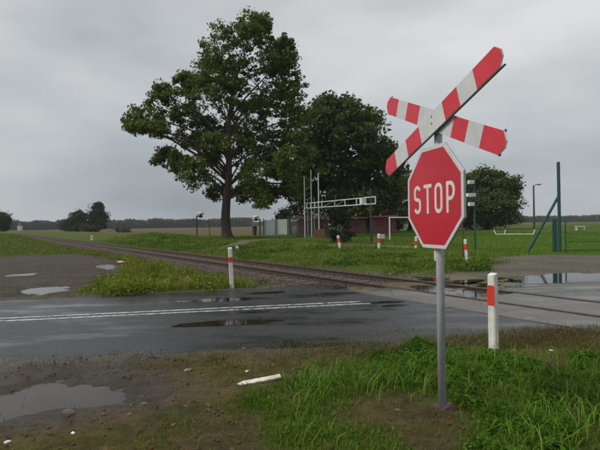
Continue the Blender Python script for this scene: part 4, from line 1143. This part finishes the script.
# short thin yellowish growth over the brown soil
n = 110000
x = rng.uniform(-3.6, 6.0, n); y = rng.uniform(2.6, 7.4, n); rd = sd_poly(x, y, ROAD_POLY); bs = basin(x, y, PUDDLES['verge'])
p = (0.10 + 0.75 * ss(.45, .7, fbm(x * 1.9, y * 1.9, 205))) * ss(.05, .4, rd) * ss(1.3, 1.9, bs) * (0.35 + .65 * ss(-2.4, -.4, x))
brown = np.exp(-(((x - 4.0) / 1.1) ** 2 + ((y - 6.5) / .55) ** 2)); edge = 1 - ss(.25, .75, rd)
p = np.clip(p + fg_green(x, y) * .55 + brown * .7 + edge * ss(-1, 1, x) * .5, 0, 1)
keep = rng.uniform(0, 1, n) < p; x, y = x[keep], y[keep]; br = np.clip(brown[keep] + .7 * edge[keep], 0, 1); n = len(x)
c = tones(n, rng, (0.13, 0.17, 0.022), (0.17, 0.155, 0.04), (0.09, 0.16, 0.014), (0.08, .17, .01)); c = c * (1 - br[:, None]) + tones(n, rng, (0.15, 0.1, 0.045), (0.1, 0.075, 0.03), (0.09, .1, .03)) * br[:, None]
grass_obj('thin_grass', 'thin yellowish grass over the brown verge soil', x, y, rng.uniform(.015, .06, n) * (1 + 1.2 * br), rng.uniform(.003, .006, n), rng.uniform(.3, 1.2, n), c, 103)
# long arching blades in a few clumps
px, py, ph = [], [], []
for cx, cy, r, m in [(.15, 4.72, .16, 110), (.35, 4.95, .16, 80), (.0, 4.5, .12, 60), (1.0, 5.05, .16, 90), (.62, 4.75, .12, 60), (2.1, 4.6, .3, 170), (2.6, 4.2, .35, 170), (1.7, 5.4, .25, 120), (2.9, 5.0, .35, 170), (1.95, 3.75, .2, 90), (2.35, 5.4, .3, 140), (3.4, 4.6, .4, 150), (1.35, 4.75, .15, 60), (1.6, 3.5, .16, 60), (.05, 3.7, .12, 40), (2.2, 3.6, .25, 110)]:
    px.append(rng.normal(cx, r, m)); py.append(rng.normal(cy, r, m)); ph.append(rng.uniform(.11, .27, m))
x, y, h = np.concatenate(px), np.concatenate(py), np.concatenate(ph); n = len(x)
grass_obj('long_grass', 'long arching grass blades in clumps round the sign', x, y, h, rng.uniform(.005, .010, n), rng.uniform(.5, 1.25, n), tones(n, rng, (0.08, 0.2, 0.013), (0.1, 0.21, 0.02), (0.15, 0.22, 0.035)), 104)
# broad-leaved weeds
def weeds(name, label, pts, seed, r0, r1, pal):
    rng = np.random.default_rng(seed); Vs, Fs, Cs = [], [], []; b = 0
    for (x, y) in pts:
        z = hz(x, y); m = rng.integers(6, 12); base = np.array(pal[rng.integers(0, len(pal))])
        for k in range(m):
            a = rng.uniform(0, 6.283); L = rng.uniform(r0, r1); el = rng.uniform(.25, 1.15); W = L * rng.uniform(.26, .4)
            d = np.array([math.cos(a), math.sin(a), 0]); s = np.array([-math.sin(a), math.cos(a), 0]); up = np.array([0, 0, 1])
            z0 = np.array([x, y, z + rng.uniform(0, .05)])
            p = [z0, z0 + d * L * .4 * math.cos(el) + up * L * .45 * math.sin(el), z0 + d * L * .75 * math.cos(el) + up * L * .7 * math.sin(el), z0 + d * L + up * L * .62 * math.sin(el)]
            v = [p[0] - s * W * .1, p[0] + s * W * .1, p[1] - s * W * .5 + up * W * .15, p[1], p[1] + s * W * .5 + up * W * .15, p[2] - s * W * .42 + up * W * .1, p[2], p[2] + s * W * .42 + up * W * .1, p[3]]
            Vs += v; Fs += [(b, b + 3, b + 2, b + 2), ]; Fs.pop()
            Fs += [(b, b + 1, b + 4, b + 3), (b + 2, b + 3, b + 6, b + 5), (b + 3, b + 4, b + 7, b + 6)]
            Cs += [base * rng.uniform(.75, 1.25)] * 9
            TR.append((b, b + 3, b + 2)); TR.append((b + 5, b + 6, b + 8)); TR.append((b + 6, b + 7, b + 8)); b += 9
    o = npmesh(name, np.array(Vs), [np.array(Fs), np.array(TR)], M['blade'], None, np.array(Cs))
    return tag(o, label, 'weeds', kind='stuff')
TR = []
pts = []
for _ in range(4000):
    x, y = rng.uniform(-.6, 5.2), rng.uniform(3.0, 6.9)
    gg = float(fg_green(np.array([x]), np.array([y]))[0])
    wl_ = float(fbm(np.array([x * 1.4]), np.array([y * 1.4]), 210)[0])
    if gg > .55 and wl_ > .5 and x > 1.1 and y < 6.3 + .13 * x and rng.uniform() < .5: pts.append((x, y))
    if len(pts) > 420: break
weeds('verge_weeds', 'broad-leaved weeds among the verge grass', pts, 105, .035, .1, [(0.07, 0.175, 0.012), (0.095, 0.2, 0.018), (0.06, 0.14, 0.012)])
# white flower heads
fl_pts = [(2.62, 5.05), (3.35, 5.35), (3.9, 5.1), (4.0, 4.75)]
for k, (x, y) in enumerate(fl_pts):
    z = hz(x, y); o = empty('wild_flower', (x, y, z)); tag(o, ['white flower head in the weeds nearest the big marker post', 'white flower head second from the big marker post', 'white flower head in the weeds third from the big marker post', 'white flower head lowest and farthest right in the weeds'][k], 'flower', 'white flower heads in the weeds')
    MB().tube([(0, 0, 0), (.01, 0, .15), (0, .01, .27)], .003, 5).build('stem', M['wood_pole'], o)
    mb = MB()
    for q in range(9):
        a = q * .7; mb.add([(0, 0.01, .275), (.02 * math.cos(a - .3), .02 * math.sin(a - .3), .285), (.03 * math.cos(a), .03 * math.sin(a), .28), (.02 * math.cos(a + .3), .02 * math.sin(a + .3), .285)], [(0, 1, 2, 3)])
    mb.build('petals', M['litter'], o)

# the grass island left of the track, the yard edge and the bank beyond the rails
def scatter(n, box, dens, seed):
    rng = np.random.default_rng(seed); x = rng.uniform(box[0], box[1], n); y = rng.uniform(box[2], box[3], n)
    k = rng.uniform(0, 1, n) < dens(x, y); return x[k], y[k], rng
def d_island(x, y):
    Zz = zones(x, y); s = Zz['s']
    return np.clip((1 - 2 * Zz['lot']) * (1 - 3.0 * Zz['road']) * ss(-.2, .3, sd_poly(x, y, ROAD_POLY)) * ss(2.9, 4.2, -s + Zz['jit'] * 1.8) * (.55 + .6 * fbm(x * .8, y * .8, 220)), 0, 1)
x, y, rng = scatter(170000, (-16, -1.0, 10.5, 34), d_island, 106); n = len(x); d = np.hypot(x, y)
tf = fbm(x * 1.1, y * 1.1, 221)
lush = ss(11.5, 12.5, y + .2 * x) 
h = (.05 + .5 * np.clip(fbm(x * .55, y * .55, 224) * 2.4 - .85, 0, 1) * np.clip(tf * 1.9 - .3, 0.15, 1)) * rng.uniform(.55, 1.3, n)
sx_, tx_ = st(x, y); dry = ss(0, 1.5, 3.6 + sx_)[:, None]
c = tones(n, rng, (0.17, 0.205, 0.026), (0.135, 0.175, 0.02), (0.22, 0.22, 0.05), (0.1, .15, .018)); c = c * (1 - .6 * dry) + np.array((.14, .11, .06))[None] * .6 * dry
grass_obj('island_grass', 'tall yellow-green grass on the island between yard and rails', x, y, h, .006 + .0006 * d, rng.uniform(.2, .9, n), c, 107)
def d_bank(x, y):
    Zz = zones(x, y); s, t, d = Zz['s'], Zz['t'], Zz['d']
    return np.clip(ss(1.5, 2.6, s + Zz['jit']) * ss(.6, 2.2, t - Zz['jit'] * 2) * (1 - Zz['serv']) * (1 - Zz['path']) * (1 - Zz['pad']) * (1 - ss(9, 14, s - .45 * t)) * np.clip(22 / np.maximum(d, 1), 0, 1) ** 1.3 * (1 - ss(50, 80, d)), 0, 1)
x, y, rng = scatter(520000, (-34, 12, 12, 62), d_bank, 108); n = len(x); d = np.hypot(x, y); s, t = st(x, y)
tf = fbm(x * .8, y * .8, 230)
h = (.05 + .42 * np.clip(fbm(x * .55, y * .55, 234) * 2.4 - .8, 0, 1) * np.clip(tf * 2 - .4, .15, 1) * (1 - .55 * ss(6, 10, s))) * rng.uniform(.55, 1.3, n)
c = tones(n, rng, (0.095, 0.18, 0.018), (0.12, 0.2, 0.022), (0.16, 0.205, 0.034)); k = ss(.45, .7, fbm(x * .45, y * .45, 231))[:, None]; c = c * (1 - .4 * k) + np.array((.17, .15, .05))[None] * .4 * k; c = c * (.7 + .6 * fbm(x * .7, y * .7, 233)[:, None])
grass_obj('bank_grass', 'rough green grass bank beyond the rails', x, y, h, .006 + .0006 * d, rng.uniform(.2, .9, n), c, 109)
def d_field(x, y):
    Zz = zones(x, y); s, t, d = Zz['s'], Zz['t'], Zz['d']
    return np.clip(ss(8.5, 10.5, s) * (1 - 2 * Zz['serv']) * (1 - Zz['pad']) * (1 - ss(55, 75, d)) * np.clip(26 / np.maximum(d, 1), 0, 1), 0, 1)
x, y, rng = scatter(200000, (3, 42, 20, 70), d_field, 110); n = len(x); d = np.hypot(x, y)
grass_obj('field_grass', 'short mown grass of the sports field', x, y, rng.uniform(.025, .07, n), .008 + .0006 * d, rng.uniform(.2, .8, n), tones(n, rng, (0.09, 0.165, 0.017), (0.115, 0.185, 0.02)) * (.75 + .5 * fbm(x * .4, y * .4, 235)[:, None]), 111)
def d_left(x, y):
    Zz = zones(x, y); s, t, d = Zz['s'], Zz['t'], Zz['d']
    return np.clip(ss(2.6, 4.0, -s) * (1 - 2 * Zz['lot']) * ss(26, 31, y) * np.clip(30 / np.maximum(d, 1), 0, 1), 0, 1)
x, y, rng = scatter(140000, (-60, -8, 24, 85), d_left, 112); n = len(x); d = np.hypot(x, y)
grass_obj('left_field_grass', 'green grass field left of the far rails', x, y, rng.uniform(.05, .22, n), .008 + .0006 * d, rng.uniform(.2, .8, n), tones(n, rng, (0.1, 0.145, 0.022), (0.125, 0.16, 0.026), (.16, .155, .04)), 113)

# leafy mounds of weeds
def mounds(name, label, spots, leaf, per, pal, seed):
    rng = np.random.default_rng(seed); P, K = [], []
    for x, y, r, h in spots:
        z = hz(x, y); m = int(per * r * r) + 12
        u = rng.normal(size=(m, 3)); u /= np.linalg.norm(u, axis=1)[:, None]; u[:, 2] = np.abs(u[:, 2])
        k = rng.uniform(0.2, 1, (m, 1)) ** .5 * rng.uniform(.75, 1.15, (m, 1))
        P.append(np.array([x, y, z]) + u * k * np.array([r, r, h])); base = np.array(pal[rng.integers(0, len(pal))])
        K.append(base[None] * rng.uniform(.6, 1.35, (m, 1)) * rng.uniform(.93, 1.07, (m, 3)))
    V, F, VC = leaf_mesh(np.concatenate(P), leaf, np.concatenate(K), rng, 2.0, .3)
    return tag(npmesh(name, V, [F], M['blade'], None, VC), label, 'weeds', kind='stuff')
rng = np.random.default_rng(400); sp_i, sp_b, sp_v = [], [], []
while len(sp_i) < 110:
    x, y = rng.uniform(-11, -2.2), rng.uniform(11.6, 24)
    if float(d_island(np.array([x]), np.array([y]))[0]) > .5: sp_i.append((x, y, rng.uniform(.2, .55), rng.uniform(.12, .38)))
while len(sp_b) < 170:
    t, s2 = rng.uniform(1.5, 45), rng.uniform(2.2, 7.5); x, y = from_st(s2, t)
    if float(d_bank(np.array([x]), np.array([y]))[0]) > .12: sp_b.append((x, y, rng.uniform(.25, .8), rng.uniform(.12, .42)))
while len(sp_v) < 150:
    x, y = rng.uniform(.9, 4.6), rng.uniform(3.2, 6.5)
    if float(fg_green(np.array([x]), np.array([y]))[0]) > .5 and y < 6.15 + .13 * x: sp_v.append((x, y, rng.uniform(.07, .2), rng.uniform(.05, .14)))
mounds('island_weeds', 'leafy weed mounds on the grass island', sp_i, .07, 650, [(0.16, 0.2, 0.026), (0.13, 0.175, 0.02), (0.2, 0.21, 0.045)], 401)
mounds('bank_weeds', 'leafy weed mounds on the bank beyond the rails', sp_b, .09, 420, [(0.08, 0.15, 0.017), (0.1, 0.17, 0.021), (0.06, 0.115, 0.018)], 402)
mounds('small_verge_weeds', 'small leafy weeds in the near verge', sp_v, .035, 9000, [(0.055, 0.14, 0.01), (0.08, 0.165, 0.014), (0.045, 0.11, 0.01)], 403)
sp_d = []
while len(sp_d) < 60:
    t, s2 = rng.uniform(2.0, 22), rng.uniform(-4.2, -1.9); x, y = from_st(s2, t)
    if float(sd_poly(np.array([x]), np.array([y]), ROAD_POLY)[0]) > .3: sp_d.append((x, y, rng.uniform(.1, .35), rng.uniform(.08, .3)))
mounds('dry_weeds', 'dry brownish weeds along the near side of the ballast', sp_d, .05, 500, [(0.13, 0.1, 0.05), (0.1, 0.085, 0.04), (0.09, 0.1, 0.03)], 404)
# clods, dead leaves and straw on the bare soil
n = 5000; x = rng.uniform(-3.4, 1.6, n); y = rng.uniform(2.9, 6.0, n)
k = (sd_poly(x, y, ROAD_POLY) > .1) & (basin(x, y, PUDDLES['verge']) > 1.0); x, y = x[k], y[k]; m = len(x)
CLODS = (x, y, np.where(rng.uniform(0, 1, m) < .12, rng.uniform(.006, .02, m), rng.uniform(.002, .006, m)))
n = 900; x = rng.uniform(-3.2, 4.2, n); y = rng.uniform(2.9, 6.6, n); k = (sd_poly(x, y, ROAD_POLY) > -.2) & (basin(x, y, PUDDLES['verge']) > 1.1); x, y = x[k], y[k]
P = np.stack([x, y, np.maximum(terrain(x, y), np.where(sd_poly(x, y, ROAD_POLY) < 0, 0, -1)) + .008], 1)
V, F, VC = leaf_mesh(P, .045, tones(len(P), rng, (.16, .09, .035), (.22, .17, .08), (.09, .055, .03)), rng, 2.2, .85)
tag(npmesh('fallen_leaves', V, [F], M['blade'], None, VC), 'dead leaves and straw scattered on the verge', 'leaf litter', kind='stuff')

# ------------------------------------------------------------------ loose stones
def pebbles(name, label, x, y, r, m, seed):
    rng = np.random.default_rng(seed); n = len(x)
    base = np.array([[1, 0, 0], [0, 1, 0], [-1, 0, 0], [0, -1, 0], [0, 0, .75], [0, 0, -.75]], float)
    F = np.array([[0, 1, 4], [1, 2, 4], [2, 3, 4], [3, 0, 4], [1, 0, 5], [2, 1, 5], [3, 2, 5], [0, 3, 5]])
    V = base[None] * rng.uniform(.6, 1.2, (n, 6, 1)) * r[:, None, None]
    a = rng.uniform(0, 6.28, n); ca, sa = np.cos(a)[:, None], np.sin(a)[:, None]
    X = V[:, :, 0] * ca - V[:, :, 1] * sa; Y = V[:, :, 0] * sa + V[:, :, 1] * ca
    V[:, :, 0], V[:, :, 1] = X, Y
    V += np.stack([x, y, np.where(sd_poly(x, y, ROAD_POLY) < .05, 0.0, terrain(x, y)) + r * .25], 1)[:, None, :]
    Fa = (np.arange(n)[:, None, None] * 6 + F[None]).reshape(-1, 3)
    o = npmesh(name, V.reshape(-1, 3), [Fa], m, None); return tag(o, label, 'stones', kind='stuff')
rng = np.random.default_rng(300)
n = 40000; tt = rng.uniform(.9, 60, n) ** 1.0; sv = rng.normal(0, 1.0, n); x, y = from_st(np.where(np.abs(sv) > 2.6, sv * .5, sv) - (rng.uniform(0, 1, n) < .35) * rng.uniform(.6, 2.4, n), tt)
k = rng.uniform(0, 1, n) < np.clip(18 / tt, 0, 1) * ss(1.0, 4.0, tt); x, y = x[k], y[k]
pebbles('ballast', 'rusty brown ballast stones of the track bed', x, y, rng.uniform(.02, .045, len(x)), M['ballast'], 301)
n = 16000; x = rng.uniform(-5, 4.4, n); y = rng.uniform(4.0, 7.6, n); rd = sd_poly(x, y, ROAD_POLY)
k = (rd > -.45) & (rng.uniform(0, 1, n) < np.exp(-np.abs(rd - .02) / .16) * .9 + .03 * (x < .4)); x, y = x[k], y[k]
pebbles('roadside_gravel', 'small gravel along the near edge of the asphalt', x, y, rng.uniform(.004, .014, len(x)), M['stone'], 302)
n = 1500; x = rng.uniform(-12, -4, n); y = rng.uniform(10.5, 24, n); k = (sd_poly(x, y, LOT_POLY) < 0) & (sd_poly(x, y, ROAD_POLY) > .1); x, y = x[k], y[k]
pebbles('yard_gravel', 'loose gravel on the wet yard', x, y, rng.uniform(.008, .025, len(x)), M['ballast'], 303)

pebbles('soil_clods', 'small brown clods on the near verge', CLODS[0], CLODS[1], CLODS[2], M['clod'], 305)

# ------------------------------------------------------------------ damp air: far woods fade a little
hm = bpy.data.materials.new('damp_air'); hm.use_nodes = True
hn = hm.node_tree.nodes; hn.clear()
h_out = hn.new('ShaderNodeOutputMaterial'); h_v = hn.new('ShaderNodeVolumePrincipled')
h_v.inputs['Color'].default_value = (0.93, 0.96, 1.0, 1); h_v.inputs['Density'].default_value = 0.0002; h_v.inputs['Anisotropy'].default_value = 0.0
hm.node_tree.links.new(h_v.outputs['Volume'], h_out.inputs['Volume'])
haze = MB().box((0, 2300, 14.0), (7600, 5600, 31.0)).build('haze', hm)
tag(haze, 'thin damp air over the whole place', 'haze', kind='stuff')
